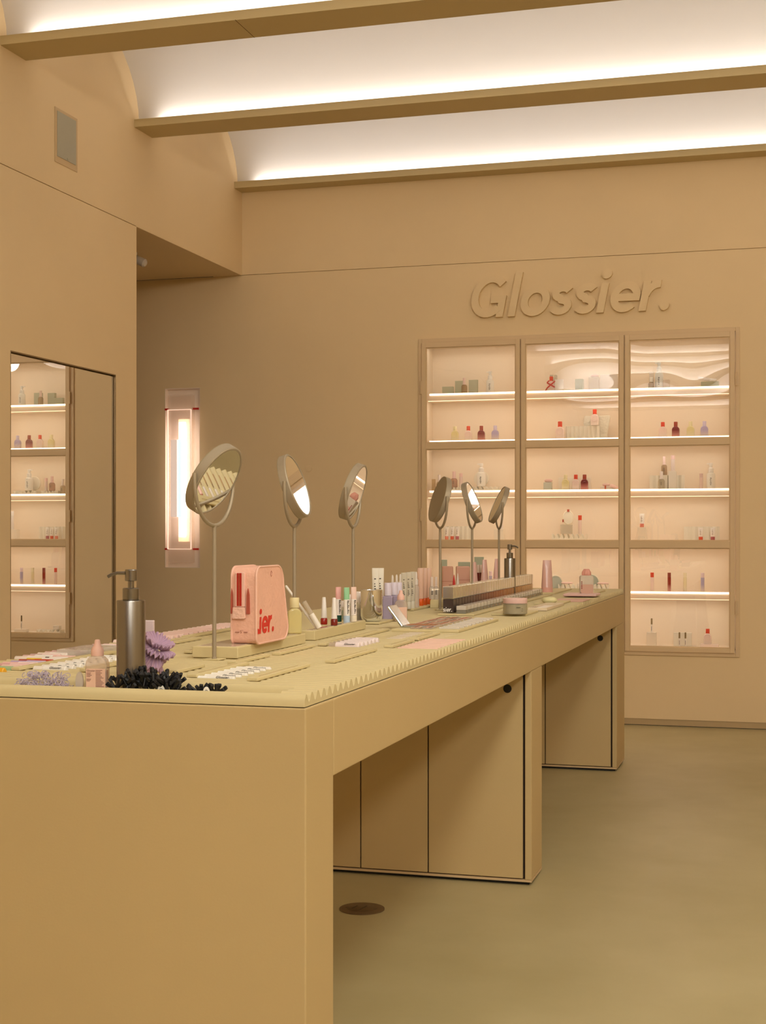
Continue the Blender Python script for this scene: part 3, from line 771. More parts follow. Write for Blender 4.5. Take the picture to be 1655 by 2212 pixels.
make(pebble, (0.055, 0.04, 0.020, '#f0cdc4'), p, 0.1, 'pink pebble soap lying on the low white block', 'soap')
t = thing('soft_pouch', 'pale pink soft pouch lying against the pebble soap, third shelf', 'pouch', sh(1326, 2, -0.03))
MB().lathe([(0.004, 0), (0.012, 0.004), (0.013, 0.05), (0.006, 0.066)], 16, M=Matrix.Translation((-0.025, 0, 0.028)) @ Matrix.Rotation(math.radians(112), 4, 'Y')).build('pouch_body', mat('#f1cfc6', 0.6), t)
t = thing('red_clip', 'small red clip standing against the low white block', 'clip', sh(1308, 2, -0.035))
MB().box(-0.005, 0.005, -0.002, 0.002, 0, 0.026).build('clip_body', mat('#c8512f', 0.5), t)
make(scalloped_tray, (0.235, 0.09, 0.042, 7), sh(1231, 3), 0, 'scalloped cream tray on the fourth shelf, middle door', 'display tray')
p = sh(1224, 3); p.z += 0.042
make(glass_block, (0.075, 0.05, 0.064, '#eae6da'), p, 0, 'cut crystal block on the scalloped tray, fourth shelf', 'glass block')
p.z += 0.064; p.x += 0.012
o = make(round_compact, (0.047, '#f5ead2', '#f7efdc'), p, 0.15, 'oval ivory compact standing on the crystal block, fourth shelf', 'compact', scale=(0.78, 1, 1.05))
MB().box(-0.010, 0.010, -0.010, 0.004, 0.084, 0.100).build('clasp', mat('#b4432c', 0.4), o)
MB().box(-0.052, -0.040, -0.008, 0.004, 0.016, 0.034).build('clasp', mat('#b4432c', 0.4), o)
p = sh(1253, 3); p.z += 0.042
make(slim_vial, ('#f6dcd2', '#f4e4d8', '#e03a1c', 0.025, 0.128), p, 0, 'pink slim vial with red cap on the scalloped tray, fourth shelf', 'perfume vial')
make(scalloped_tray, (0.13, 0.07, 0.042, 4), sh(1228, 4), 0, 'left scalloped white tray on the fifth shelf, middle door', 'display tray')
make(scalloped_tray, (0.13, 0.07, 0.042, 4), sh(1296, 4), 0, 'right scalloped white tray on the fifth shelf, middle door', 'display tray')
make(round_compact, (0.052, '#f0e6d2', '#b9c0b4'), sh(1200, 4, -0.02), 0.5, 'round compact with grey mirror at the left end of the fifth shelf', 'compact')
make(round_compact, (0.056, '#ede3cc', '#a9b3a6'), sh(1278, 4, 0.055), 0.1, 'round compact with grey mirror behind the right scalloped tray', 'compact')
for px, w in ((1225, 'left'), (1303, 'right')):
    p = sh(px, 4); p.z += 0.042
    make(pebble, (0.085, 0.04, 0.014, '#f6d3cb'), p, 0, 'flat pink pebble on the %s scalloped tray, fifth shelf' % w, 'soap')
p = sh(1252, 4); p.z += 0.0
make(pebble, (0.03, 0.03, 0.052, '#f5e7d8'), p, 0, 'small ivory egg-shaped pebble between the two scalloped trays', 'pebble')
# right door
make(serum_bottle, ('#b79a6c', '#f0ece2', 0.040, 0.076, 0), sh(1407, 0, -0.02), 0, 'short clear bottle left of the tall white pump, top shelf right door', 'serum bottle')
make(glass_block, (0.030, 0.03, 0.118, '#f0ece6'), sh(1408, 0, 0.05), 0, 'slim clear glass block behind the short clear bottle', 'glass block')
make(pump_bottle, ('#e9eae6', '#eff0ec', 0.056, 0.178, 1), sh(1424, 0), 0, 'tall pale pump bottle on the top shelf, right door', 'pump bottle')
make(glass_block, (0.042, 0.04, 0.056, '#f1e8e0'), sh(1440, 0), 0, 'small clear cube right of the tall pale pump bottle', 'glass block')
make(glass_block, (0.115, 0.05, 0.038, '#d3d8c2'), sh(1534, 0, 0.02), 0, 'long low glass block at the right end of the top shelf', 'glass block')
t = thing('white_tube', 'white tube leaning on the low glass block, top shelf right door', 'tube', sh(1508, 0) + Vector((0, 0, 0.062)), 0)
MB().lathe([(0.008, 0), (0.011, 0.004), (0.011, 0.075), (0.009, 0.078)], 16, M=Matrix.Rotation(math.radians(99), 4, 'Y')).build('tube_body', mat('#f4ece8', 0.4), t)
MB().lathe([(0.010, 0.079), (0.010, 0.12), (0.008, 0.122)], 16, M=Matrix.Rotation(math.radians(99), 4, 'Y')).build('cap', mat('#f8f4f0', 0.3), t)
make(fluted_screen, (0.235, 0.094, 6), sh(1441, 2, 0.05), 0, 'white fluted board on the third shelf, right door', 'display board')
make(display_block, (0.05, 0.04, 0.094, '#e8e0cf'), sh(1435, 2, 0.02), 0, 'white block before the fluted board carrying the tall serum bottle', 'display block')
p = sh(1435, 2, 0.02); p.z += 0.094
make(serum_bottle, ('#cdb59a', '#f0d8d4', 0.038, 0.126, 1), p, 0, 'tall serum bottle with pink cap raised on a block, third shelf right door', 'serum bottle')
make(serum_bottle, ('#d7ceb8', '#efe4de', 0.044, 0.118, 1), sh(1429, 2, -0.03), 0, 'serum bottle with white cap standing low before the fluted board', 'serum bottle')
make(display_block, (0.052, 0.05, 0.120, '#ece4d6'), sh(1453, 2, 0.01), 0, 'taller white block right of the raised serum bottle, third shelf', 'display block')
p = sh(1454, 2, 0.01); p.z += 0.120
make(slim_vial, ('#f3e6e2', '#f3e6e2', '#f2d3d2', 0.027, 0.106), p, 0, 'pink-capped slim white vial on the taller white block', 'vial')
make(slim_vial, ('#ecd0c6', '#ecd3c8', '#dcbcb4', 0.024, 0.102), sh(1515, 2), 0, 'blush slim vial left of the white pump bottle, third shelf right door', 'vial')
make(pump_bottle, ('#efe8da', '#f3ece2', 0.058, 0.172, 1), sh(1536, 2), 0, 'white pump bottle at the right end of the third shelf, right door', 'pump bottle')
make(display_block, (0.058, 0.05, 0.088, '#eee3d0'), sh(1388, 3), 0, 'white display block at the left of the fourth shelf, right door', 'display block')
p = sh(1387, 3); p.z += 0.088
make(squeeze_tube, ('#f2ece4', '#e6836e', 0.034, 0.092, 0.024, 2), p, 0, 'white makeup tube on coral cap raised on a block, right door', 'makeup tube')
make(fluted_screen, (0.235, 0.092, 5), sh(1516, 3, 0.03), 0, 'white fluted board on the fourth shelf, right door', 'display board')
make(squeeze_tube, ('#f2ece4', '#dd4418', 0.034, 0.084, 0.024, 2), sh(1514, 3, -0.02), 0, 'white makeup tube on orange cap before the fluted board, right door', 'makeup tube')
make(squeeze_tube, ('#f2ece4', '#b04a58', 0.034, 0.084, 0.024, 2), sh(1540, 3, -0.02), 0, 'white makeup tube on mauve cap before the fluted board, right door', 'makeup tube')
make(display_block, (0.062, 0.05, 0.090, '#efe4d2'), sh(1408, 5), 0, 'white display block at the left of the bottom shelf, right door', 'display block')
p = sh(1408, 5); p.z += 0.090
make(pen_upright, (0.094, '#f3ebe2', '#8b7750'), p, 0, 'white pen with bronze cap raised on the block, bottom shelf right door', 'makeup pen')
make(display_block, (0.120, 0.02, 0.090, '#ece4d2'), sh(1475, 5, 0.03), 0, 'white board behind two pens, bottom shelf right door', 'display board')
for px, nm in ((1468, 'left'), (1481, 'right')):
    make(pen_upright, (0.094, '#f3ebe2', '#8b7750'), sh(px, 5, -0.01), 0, '%s of the two pens standing before the white board' % nm, 'makeup pen')
make(display_block, (0.118, 0.07, 0.018, '#f3dfd6'), sh(1533, 5), 0, 'low pale pink base under the perfume bottle, bottom shelf', 'display block')
perf(1529, 5, 'pink', 'right end of the bottom shelf', z=0.018)

# ------------------------------------------------------------------ on the long table
def y_on(X, py, z):
    d = (H - z) * F / (py - HY); return (d + X*SN) / CS
def valley(Y): return 2.7215 + PER*round((Y-2.7215)/PER)
def strip(pl, pr, yn, yf, label, th=0.007, cat='divider', name='divider_bar', z=ZR, group=None, groove=True):
    a = on_z(pl, yn, z); b_ = on_z(pr, yn, z); Y0 = a.y; Y1 = y_on(b_.x, yf, z); w = b_.x-a.x
    o = thing(name, label, cat, ((a.x+b_.x)/2, (Y0+Y1)/2, z), 0, group)
    L = (Y1-Y0)/2
    MB().box(-w/2, w/2, -L, L, 0, th).build('bar' if groove else 'tray_plate', TRAYM, o, bevel=0.0012)
    if groove: MB().box(-w*0.06, w*0.02, -L*0.75, L*0.7, th, th+0.0004).build('slot_line', mat('#b79f6a', 0.7), o)
    return o, a, b_, Y1
G1 = 'divider bars on the ridged top'
strip(403, 428, 1463, 1436, 'cream divider bar left of the seven white tubes')
strip(491, 512, 1435, 1418, 'cream divider bar behind the seven white tubes, before the pouch riser')
strip(533, 559, 1471, 1440, 'cream divider bar right of the seven white tubes')
strip(587, 607, 1415, 1397, 'cream divider bar alone before the right end of the pouch riser')
strip(702, 724, 1432, 1406, 'cream divider bar alone in the right middle of the near half')
strip(686, 706, 1395, 1362, 'cream divider bar left of the five fat white tubes')
strip(829, 851, 1399, 1386, 'cream divider bar left of the pink pencils')
strip(884, 906, 1383, 1370, 'cream divider bar left of the brush-tipped pencils')
strip(24, 45, 1448, 1411, 'long cream divider bar beside the coloured tubes at the left edge')
strip(172, 186, 1451, 1432, 'small cream divider bar behind the dropper bottle')
strip(392, 410, 1378, 1358, 'cream divider bar beside the pink sachets at the left edge')
strip(350, 386, 1390, 1381, 'short wide cream bar behind the lavender scrunchie')
strip(398, 415, 1411, 1404, 'short cream bar sticking out left of the pouch riser')
strip(326, 391, 1453, 1441, 'wide cream tray under the lavender bottle', name='cream_tray', cat='tray', groove=False)
strip(786, 822, 1348, 1336, 'small cream tray under the silver cup', name='cream_tray', cat='tray', groove=False)
strip(815, 900, 1318, 1296, 'cream tray under the row of dropper bottles and printed tubes', name='cream_tray', cat='tray', groove=False)
strip(846, 1000, 1364, 1341, 'wide cream tray carrying the eye-shadow palettes', name='cream_tray', cat='tray', groove=False, th=0.008)
strip(1062, 1140, 1329, 1322, 'cream tray under the glass jar with pink lid', name='cream_tray', cat='tray', groove=False)
strip(1153, 1214, 1306, 1300, 'cream tray under the oval soap', name='cream_tray', cat='tray', groove=False)
strip(1160, 1200, 1283, 1274, 'cream tray under the tall pink tube', name='cream_tray', cat='tray', groove=False)
strip(1255, 1292, 1282, 1277, 'small cream tray behind the flower-lid jar', name='cream_tray', cat='tray', groove=False)
strip(915, 948, 1304, 1296, 'cream tray under the orange-capped tubes', name='cream_tray', cat='tray', groove=False)
o, fa, fb, FY1 = strip(945, 1029, 1329, 1286, 'long cream tray under the rows of foundation bottles', name='cream_tray', cat='tray', groove=False, th=0.006)

def riser(pl, pr, yb, yt, yf, label):
    a = on_z(pl, yb, ZR); b_ = on_z(pr, yb, ZR); zt = z_at(yt, b_); Y1 = y_on(b_.x, yf, zt)
    o = thing('display_riser', label, 'riser', ((a.x+b_.x)/2, a.y, ZR)); w = b_.x-a.x
    MB().box(-w/2, w/2, 0, Y1-a.y, 0, zt-ZR).build('riser_block', TRAYM, o, bevel=0.002)
    MB().box(-w/2+0.012, w/2-0.012, 0.012, Y1-a.y-0.012, zt-ZR, zt-ZR+0.0012).build('clear_sheet', mat('#d9c7b4', 0.08), o)
    return a, b_, zt, Y1
ra, rb, zr1, ry1 = riser(415, 525, 1420, 1396, 1368, 'cream riser block carrying the pink pouch')
rc, rd, zr2, ry2 = riser(650, 683, 1383, 1362, 1340, 'cream riser block carrying nail colours and lip tubes')
zr1 += 0.0012; zr2 += 0.0012
riser(929, 948, 1313, 1296, 1291, 'small cream riser block left of the foundation bottles')

# ---- mirrors on stands
def mirror_stand(r):
    MB().box(-0.022, 0.022, -0.022, 0.022, 0, 0.0025).build('base_plate', TRAYM, r, bevel=0.0008)
    MB().lathe([(0.0062, 0.0025), (0.0062, 0.006), (0.0053, 0.007), (0.0053, 0.330), (0.0062, 0.338)], 16).build('pole', GREYMET, r)
    hz = 0.455; R_ = 0.102; zj = 0.338
    pts = [(-R_, 0, hz+0.012), (-R_, 0, hz-0.005)] + [(R_*math.cos(math.radians(a)), 0, zj + 0.112 + 0.112*math.sin(math.radians(a))) for a in range(190, 351, 10)] + [(R_, 0, hz-0.005), (R_, 0, hz+0.012)]
    MB().tube(pts, 0.0050, 12).build('fork', GREYMET, r)
    hd = MB().lathe([(0.090, -0.012), (0.094, -0.012), (0.0965, -0.010), (0.0965, 0.010), (0.094, 0.0125), (0.0900, 0.0125), (0.0900, 0.0095)], 64, M=R90)
    # R90 turns the rim so that its glass looks along -Y
    h_ = hd.build('mirror_head', GREYMET, r, loc=(0, 0, hz), sharp=30)
    MB().lathe([(0.0898, 0.0095), (0.0898, 0.0110)], 64, M=R90).build('glass', MIRROR, h_)
    MB().lathe([(0.0965, -0.010), (0.0965, -0.0122), (0.05, -0.0135), (0.0, -0.0135)][::-1], 48, M=R90).build('back_plate', mat('#9b8d72', 0.55, 0.3), h_)
MS = [(463, (0.93, -0.37), -30, 'nearest table mirror on a pole, in front of the pink pouch'),
      (636, (0.975, -0.22), 18, 'second table mirror from the front, tilted up, behind the cream bottle'),
      (763, (0.975, -0.22), -18, 'third table mirror from the front, leaning right, left of the silver cup'),
      (951, (0.97, 0.24), -17, 'table mirror showing its back, left of the foundation bottles'),
      (1020, (0.96, -0.28), 20, 'table mirror tilted up before the left cabinet door, between two others'),
      (1078, (-0.99, -0.10), 24, 'farthest table mirror, seen edge-on beside the steel dispenser')]
MX = -1.410
for px, (hr, hf), th, lab in MS:
    d = ray(px, 1149); Y = MX*d[1]/d[0]
    hx = hr*CS - hf*SN; hy = hr*SN + hf*CS                  # right and forward parts to world
    hx, hy = (hr*CS + hf*(-SN)), (hr*SN + hf*CS)
    rz = math.atan2(hy, hx) + PI/2
    o = make(mirror_stand, (), (MX, Y, ZR), rz, lab, 'table mirror', 'mirrors on stands along the table')
    for c in o.children:
        if c.name.startswith('mirror_head'): c.rotation_euler = (-math.radians(th), 0, 0)

# ---- soap dispensers
def soap_dispenser(r):
    R_ = 0.029
    MB().lathe([(R_*0.97, 0), (R_, 0.001), (R_, 0.1745), (R_*0.975, 0.1765), (R_*0.5, 0.178)], 40).build('bottle_body', STEEL, r, sharp=25)
    MB().lathe([(0.0165, 0.1775), (0.0168, 0.179), (0.0168, 0.199), (0.015, 0.2003), (0.0062, 0.2003), (0.0062, 0.2135)], 32).build('pump_collar', STEEL, r, sharp=25)
    hd = MB().lathe([(0.0112, 0.2135), (0.0122, 0.2145), (0.0122, 0.2335), (0.0112, 0.2355)], 28)
    hd.tube([(-0.008, 0, 0.2285), (-0.028, 0, 0.2285), (-0.040, 0, 0.2255), (-0.0475, 0, 0.2215)], 0.0032, 10)
    hd.build('pump_head', STEEL, r, sharp=25)
d = ray(283, 1149); Y = 2.800; X = Y*d[0]/d[1]
k = 62.0*depth((X, Y, 0))/F/0.058
make(soap_dispenser, (), (X, Y, 0.956), YAW-0.05, 'tall brushed steel soap dispenser at the near left corner of the table', 'soap dispenser', None, (k, k, (z_at(1230, (X, Y, 0))-0.956)/0.2355))
X = -1.30; d = ray(1101.5, 1149); Y = X*d[1]/d[0]; k = 24.5*depth((X, Y, 0))/F/0.058
make(soap_dispenser, (), (X, Y, ZR), PI*0.9, 'dark steel soap dispenser behind the foundation bottles at the far end', 'soap dispenser', None, (k, k, (z_at(1176, (X, Y, 0))-ZR)/0.2355))

# ---- dropper bottle with pink label
def label_lines(mb, w, z0, z1, n, y, mi, x0=0.0):
    for i in range(n):
        z = z1 - (z1-z0)*i/n; ww = w*(0.55+0.45*random.random())
        mb.box(x0, x0+ww, y-0.0003, y, z-(z1-z0)/n*0.45, z, mi)
def dropper_bottle(r, w, h, text):
    hb = h*0.69; R_ = w/2
    P = [(-R_, 0.002), (-R_+0.003, 0), (R_-0.003, 0), (R_, 0.002), (R_, hb*0.76), (R_*0.90, hb*0.88), (R_*0.62, hb*0.97), (R_*0.42, hb), (-R_*0.42, hb), (-R_*0.62, hb*0.97), (-R_*0.90, hb*0.88), (-R_, hb*0.76)]
    MB().prism(P, -R_*0.55, R_*0.55).build('bottle_body', clear('#f0e2d4', 0.30, 0.06), r, bevel=0.004, seg=3)
    lb = MB().box(-R_*0.86, R_*0.90, -R_*0.55-0.0012, -R_*0.55-0.0006, hb*0.04, hb*0.66)
    fl = -R_*0.55-0.0013
    if text:
        lb.text('Glossier.', w*0.115, face_m((-R_*0.80, fl-0.0002, hb*0.58), (1, 0, 0), (0, 0, 1)), 1, 0.02)
        label_lines(lb, R_*0.55, hb*0.42, hb*0.55, 4, fl, 1, -R_*0.80); label_lines(lb, R_*0.50, hb*0.30, hb*0.38, 3, fl, 1, -R_*0.80)
        label_lines(lb, R_*0.78, hb*0.14, hb*0.62, 14, fl, 1, R_*0.02); lb.box(-R_*0.80, -R_*0.3, fl-0.0003, fl, hb*0.07, hb*0.085, 1)
    lb.build('label', [mat('#f0c6ae', 0.6), mat('#96685a', 0.7)], r)
    MB().lathe([(R_*0.56, hb), (R_*0.57, hb+h*0.10), (R_*0.50, hb+h*0.145), (R_*0.30, hb+h*0.21), (R_*0.24, hb+h*0.29), (R_*0.20, h-0.001), (R_*0.1, h)], 28).build('dropper_cap', mat('#efc0b0', 0.5), r)
    MB().prism([(-R_*0.88, 0.003), (R_*0.88, 0.003), (R_*0.88, hb*0.60), (-R_*0.88, hb*0.60)], -R_*0.40, R_*0.40).build('liquid', mat('#efc0a8', 0.4), r)
d = ray(210.5, 1149); Y = 2.795; X = Y*d[0]/d[1]; dd = depth((X, Y, 0))
make(dropper_bottle, (48*dd/F, z_at(1381, (X, Y, 0))-0.956, 1), (X, Y, 0.956), YAW-0.1, 'clear dropper bottle with pink cap and printed pink label, near left', 'dropper bottle')

# ---- pile of clear lilac elastics and of black applicators in the sunken tray
def tray_at(px, Y, z=0.956):
    d = ray(px, 1149); return Vector((Y*d[0]/d[1], Y, z))
e = MB(); a = tray_at(44, 2.785); b_ = tray_at(152, 2.785)
for i in range(150):
    t_ = random.random(); X = a.x+(b_.x-a.x)*t_; hh = 0.034*math.sqrt(max(0.05, min(1, 6*t_)*min(1, 9*(1-t_)+0.25)))
    c = Vector((X, 2.775+random.uniform(-0.022, 0.03), 0.960+random.random()*hh))
    u = Vector((random.gauss(0, 1), random.gauss(0, 1), random.gauss(0, 1))).normalized(); v = u.orthogonal().normalized()
    w_ = u.cross(v); rr = random.uniform(0.005, 0.008)
    e.tube([c+v*rr*math.cos(q*PI/4)+w_*rr*math.sin(q*PI/4) for q in range(9)], 0.0008, 5)
o = e.build('hair_elastics', mat('#c5b8cc', 0.2)); o['kind'] = 'stuff'
tag(o, 'pile of tiny clear lilac hair elastics in the sunken tray at the near left', 'hair elastics')
def applicator(r, L):
    MB().box(-0.0034, 0.0034, -0.0026, 0.0026, 0, L*0.7).build('handle', BLACK, r, bevel=0.0008, seg=1)
    MB().box(-0.0040, 0.0040, -0.0030, 0.0030, L*0.7, L).build('tip', mat('#141216', 0.6), r, bevel=0.0008, seg=1)
def pile(pa, pb, Y0, Y1, hmax, n, lab, grp):
    for i in range(n):
        t_ = (i+0.5)/n + random.uniform(-0.02, 0.02)
        p = tray_at(pa+(pb-pa)*t_, random.uniform(Y0, Y1))
        hh = hmax*(0.55+0.45*math.sin(PI*min(1, max(0, t_))))*random.random()**0.7
        p.z = 0.957 + hh
        make(applicator, (0.028,), p, 0, lab, 'applicator', grp, rot=(random.uniform(-1.0, 1.0), random.uniform(-0.9, 0.9), random.uniform(0, PI)))
pile(250, 386, 2.745, 2.820, 0.036, 120, 'small black applicator heaped in the big dark pile before the soap dispenser', 'black applicators in the big pile')
pile(424, 436, 2.76, 2.79, 0.010, 8, 'small black applicator in the little bunch right of the big pile', 'black applicators in the left bunch')
pile(455, 470, 2.76, 2.79, 0.008, 9, 'small black applicator in the rightmost little bunch beside a white disc', 'black applicators in the right bunch')
def white_disc(r, w, h):
    MB().lathe([(0.46, -0.0012), (0.5, -0.0008), (0.5, 0.0008), (0.46, 0.0012)], 32, M=Matrix.Translation((0, 0, h/2)) @ Matrix.Diagonal((w, 1, h, 1)) @ R90).build('disc', mat('#efe9dc', 0.4), r)
    MB().tube([(w*0.2*math.cos(q*PI/8), -0.0018, h/2+h*0.24*math.sin(q*PI/8)) for q in range(17)], 0.0005, 5).build('printed_ring', INK, r)
for px, wpx, hpx, lab in ((348, 17, 26, 'white oval tag leaning before the big black pile'), (446, 15, 26, 'white oval tag between the two little black bunches')):
    p = tray_at(px, 2.745); dd = depth(p)
    make(white_disc, (wpx*dd/F, hpx*dd/F), p, YAW+0.05, lab, 'tag')
p = tray_at(172, 2.79); dd = depth(p)
t = thing('frosted_tongue', 'frosted clear oval paddle beside the lilac elastics', 'paddle', p)
MB().lathe([(0.5, -0.002), (0.5, 0.002)], 28, M=Matrix.Translation((0, 0, 0.021)) @ Matrix.Diagonal((0.018, 1, 0.044, 1)) @ R90).build('paddle', clear('#e6ddd6', 0.55, 0.3), t)

# ---- lying tubes and pens
def lying_tube(r, L, rad, body, capc, cfrac, text, ink):
    """lies along x, cap at the left end"""
    T = Matrix.Rotation(PI/2, 4, 'Y')
    xc = -L/2 + L*cfrac
    MB().lathe([(rad*0.9, xc), (rad, xc+0.001), (rad, L/2-rad*0.3), (rad*0.8, L/2-0.001), (rad*0.3, L/2)], 18, M=T).build('barrel', mat(body, 0.35), r)
    if cfrac > 0.02:
        MB().lathe([(rad*0.55, -L/2), (rad*0.86, -L/2+0.001), (rad*0.90, xc)], 18, M=T).build('cap', capc if not isinstance(capc, str) else mat(capc, 0.35), r)
    if text:
        mb = MB()
        if text == '-':
            for q_ in range(5): mb.box(L*(0.02+0.07*q_), L*(0.06+0.07*q_), -rad*0.80, -rad*0.74, rad*0.62, rad*0.74)
        else: mb.text(text, min(rad*1.05, L*0.105), face_m((L*0.20, -rad*1.04, rad*0.44), (1, 0, 0), (0, 0.68, 0.74)), 0, 0.015, 0.2, 0.0001, 'CENTER', 1.0)
        mb.build('lettering', mat(ink, 0.6), r)
def lay(n, pl, pr, yn, rad, body, capc, cfrac, labf, cat, text='', ink='#2c2420', step=1, jit=0.0, group=None):
    a = on_z(pl, yn, ZR-0.002); b_ = on_z(pr, yn, ZR-0.002); L = b_.x-a.x; Y = valley(a.y)
    for i in range(n):
        bd = body[i % len(body)] if isinstance(body, (list, tuple)) else body
        cc = capc[i % len(capc)] if isinstance(capc, (list, tuple)) else capc
        make(lying_tube, (L, rad, bd, cc, cfrac, text, ink), ((a.x+b_.x)/2 + random.uniform(-jit, jit), Y+i*PER*step, ZR-RD+rad+0.0065-0.0022*min(1, 0.004/rad)), 0, labf(i, cc), cat, group)
o9 = lambda i: ORD[i]
lay(7, 434, 523, 1463, 0.0088, '#f2ebe0', '#f4efe6', 0.28, lambda i, c: 'white makeup pen with black lettering, %s from the front of the near row of seven' % o9(i), 'makeup pen', 'Glossier.')
lay(6, 712, 784, 1397, 0.0125, '#ecdcda', clear('#e6d6c0', 0.45), 0.22, lambda i, c: 'fat pale pink tube with clear cap, %s from the front of its row' % o9(i), 'makeup tube', 'Glossier.')
lay(9, 70, 152, 1447, 0.0105, '#f2ece4', '#f0e6da', 0.3, lambda i, c: 'white tube in the row behind the elastics, %s from the front' % o9(i), 'makeup tube', 'Glossier.')
colcap = ['#d6a21c', '#8fae78', '#c99a8a', '#d9a0a6', '#e6b8b4', '#b9a3c8', '#b03a2c', '#e3c244', '#3a2a2c', '#e0a89c']
coln = ['mustard', 'green', 'tan', 'rose', 'pink', 'lilac', 'dark red', 'yellow', 'black', 'salmon']
colbody = ['#e9a920', '#a3bb8a', '#e9c8bc', '#ecc4c2', '#eed3cf', '#cbb9d6', '#c04030', '#efe3da', '#efe3dc', '#eac3ba']
lay(10, -70, 22, 1450, 0.0105, colbody, colcap, 0.45, lambda i, c: '%s tube at the left table edge, %s from the front' % (coln[i], o9(i)), 'makeup tube')
a0 = on_z(-60, 1450, ZR).x
lay(12, 30, 108, 1425, 0.0105, ['#efe2da', '#efe8e0', '#ecd0cc'], ['#e8d8cc', '#d9b4ae', '#caa6a0'], 0.4, lambda i, c: 'pale tube in the back row at the left edge, %s from the front' % o9(i), 'makeup tube')
lay(22, 250, 330, 1388, 0.0110, ['#ecc6bb', '#efcfc6'], '#f0d6ce', 0.2, lambda i, c: 'pink sachet tube in the long row at the left edge, %s from the front' % o9(i), 'makeup tube')
lay(10, 855, 952, 1401, 0.0072, '#eec3b4', '#c9846c', 0.03, lambda i, c: 'pink pencil in the near right row, %s from the front' % o9(i), 'pencil')
lay(9, 806, 872, 1380, 0.0066, '#eeddd8', '#c7ab78', 0.42, lambda i, c: 'white pen with gold cap behind the fat tubes, %s from the front' % o9(i), 'makeup pen', '-')
lay(9, 908, 946, 1383, 0.0062, '#e8dccf', '#e3c5b7', 0.25, lambda i, c: 'short pale pencil left of the bronze brush tips, %s from the front' % o9(i), 'pencil')
lay(9, 952, 996, 1383, 0.0040, '#b98a5c', '#8a5c3a', 0.25, lambda i, c: 'bronze brush-tipped pencil at the right edge, %s from the front' % o9(i), 'pencil')
lay(4, 436, 500, 1366, 0.006, ['#8a4a38', '#a05a44'], '#6b3428', 0.4, lambda i, c: 'dark red-brown pencil behind the pouch riser, %s from the front' % o9(i), 'pencil')

# ---- pink pouch
pn = on_z(553, 1392, zr1); PX1 = pn.x; PY0 = pn.y
PX0 = on_z(492, 1392, zr1).x; PY1 = on_x(622, 1300, PX1).y
ph = z_at(1225, (PX1, PY0, 0)) - zr1; pw = PX1-PX0; pl_ = PY1-PY0
po = thing('pink_pouch', 'pink zip pouch with red lettering standing on the cream riser', 'pouch', (PX0+pw/2, PY0, zr1))
def yz_round(y0, y1, z0, z1, rb, rt, lean):
    P = []
    def add(cy, cz, r, a0):
        for i in range(9):
            a = math.radians(a0+90*i/8); P.append((cy+r*math.cos(a), cz+r*math.sin(a)))
    add(y1-rb, z0+rb, rb, -90); add(y1-lean-rt, z1-rt, rt, 0); add(y0+rt*0.6, z1-rt*0.6, rt*0.6, 90); add(y0+rb*0.5, z0+rb*0.5, rb*0.5, 180)
    return P
prof = yz_round(0.004, pl_, 0.0, ph, 0.035, 0.045, pl_*0.15)
PKM = mat('#efbaa4', 0.6, bump=0.25, bscale=90, var=0.05, vscale=14, name='pink_leather')
vs = []; nseg = 6
n = len(prof); body = MB()
rings = []
for k_ in range(nseg+1):
    u = k_/nseg; X = -pw/2+pw*u; bul = 0.0
    rings.append([(X, y, z) for y, z in prof])
vs = [v for r_ in rings for v in r_]
fs = [(k_*n+i, k_*n+(i+1) % n, (k_+1)*n+(i+1) % n, (k_+1)*n+i) for k_ in range(nseg) for i in range(n)]
fs = [f[::-1] for f in fs]
fs += [tuple(range(n)), tuple(nseg*n+i for i in range(n-1, -1, -1))]
body.add(vs, fs, 0, True)
body.build('pouch_body', PKM, po, bevel=0.003, sharp=40)
for X in (-pw/2+0.001, pw/2-0.001):
    pts = [(X, y, z) for y, z in prof]; MB().tube(pts+[pts[0], pts[1]], 0.0030, 8).build('piping', mat('#f0c0ac', 0.55), po)
zt_ = lambda py: z_at(py, (PX0+pw/2, PY0, 0)) - zr1
fx = lambda px: on_y(px, 1300, PY0).x - (PX0+pw/2)
yf = 0.0035
MB().box(fx(507), fx(529), -0.002, yf+0.006, zt_(1312), zt_(1236)).build('zip_panel', mat('#ecbcac', 0.6), po, bevel=0.003)
z_ = MB().box(fx(512.5), fx(522.5), -0.0032, -0.0018, zt_(1309), zt_(1238)); z_.build('zip_tape', mat('#b4200f', 0.5), po)
z_ = MB()
for i in range(26):
    zz = zt_(1308) + (zt_(1240)-zt_(1308))*i/25; z_.box(fx(516.4), fx(518.6), -0.0040, -0.0032, zz, zz+0.0016)
zo = z_.build('zip_teeth', mat('#c98a6a', 0.35, 0.6), po)
MB().prism([(fx(503), zt_(1335)), (fx(505), zt_(1337)), (fx(529), zt_(1337)), (fx(531.5), zt_(1335)), (fx(530), zt_(1312)), (fx(505), zt_(1312))], -0.0075, -0.001).build('pull_tab', mat('#f0c2b0', 0.65, bump=0.3, bscale=120), po, bevel=0.0015)
for a_, b_2 in ((498, 503), (532, 539)):
    c_ = (fx(a_)+fx(b_2))/2; w_ = (fx(b_2)-fx(a_))/2
    MB().prism([(c_-w_, zt_(1326)), (c_+w_, zt_(1326)), (c_+w_*0.8, zt_(1285)), (c_, zt_(1271)), (c_-w_*0.8, zt_(1285))], -0.0004, 0.004+yf).build('side_slot', mat('#b0523e', 0.6), po)
lt = MB(); FM = face_m((0, 0, 0), (0, 1, 0), (0, 0, 1))
hcap = (z_at(1318, (PX1, PY0, 0)) - z_at(1371, (PX1, PY0, 0)))
Mx = face_m((pw/2+0.0006, 0.012, 0.026), (0, 1, 0.0), (0, 0, 1))
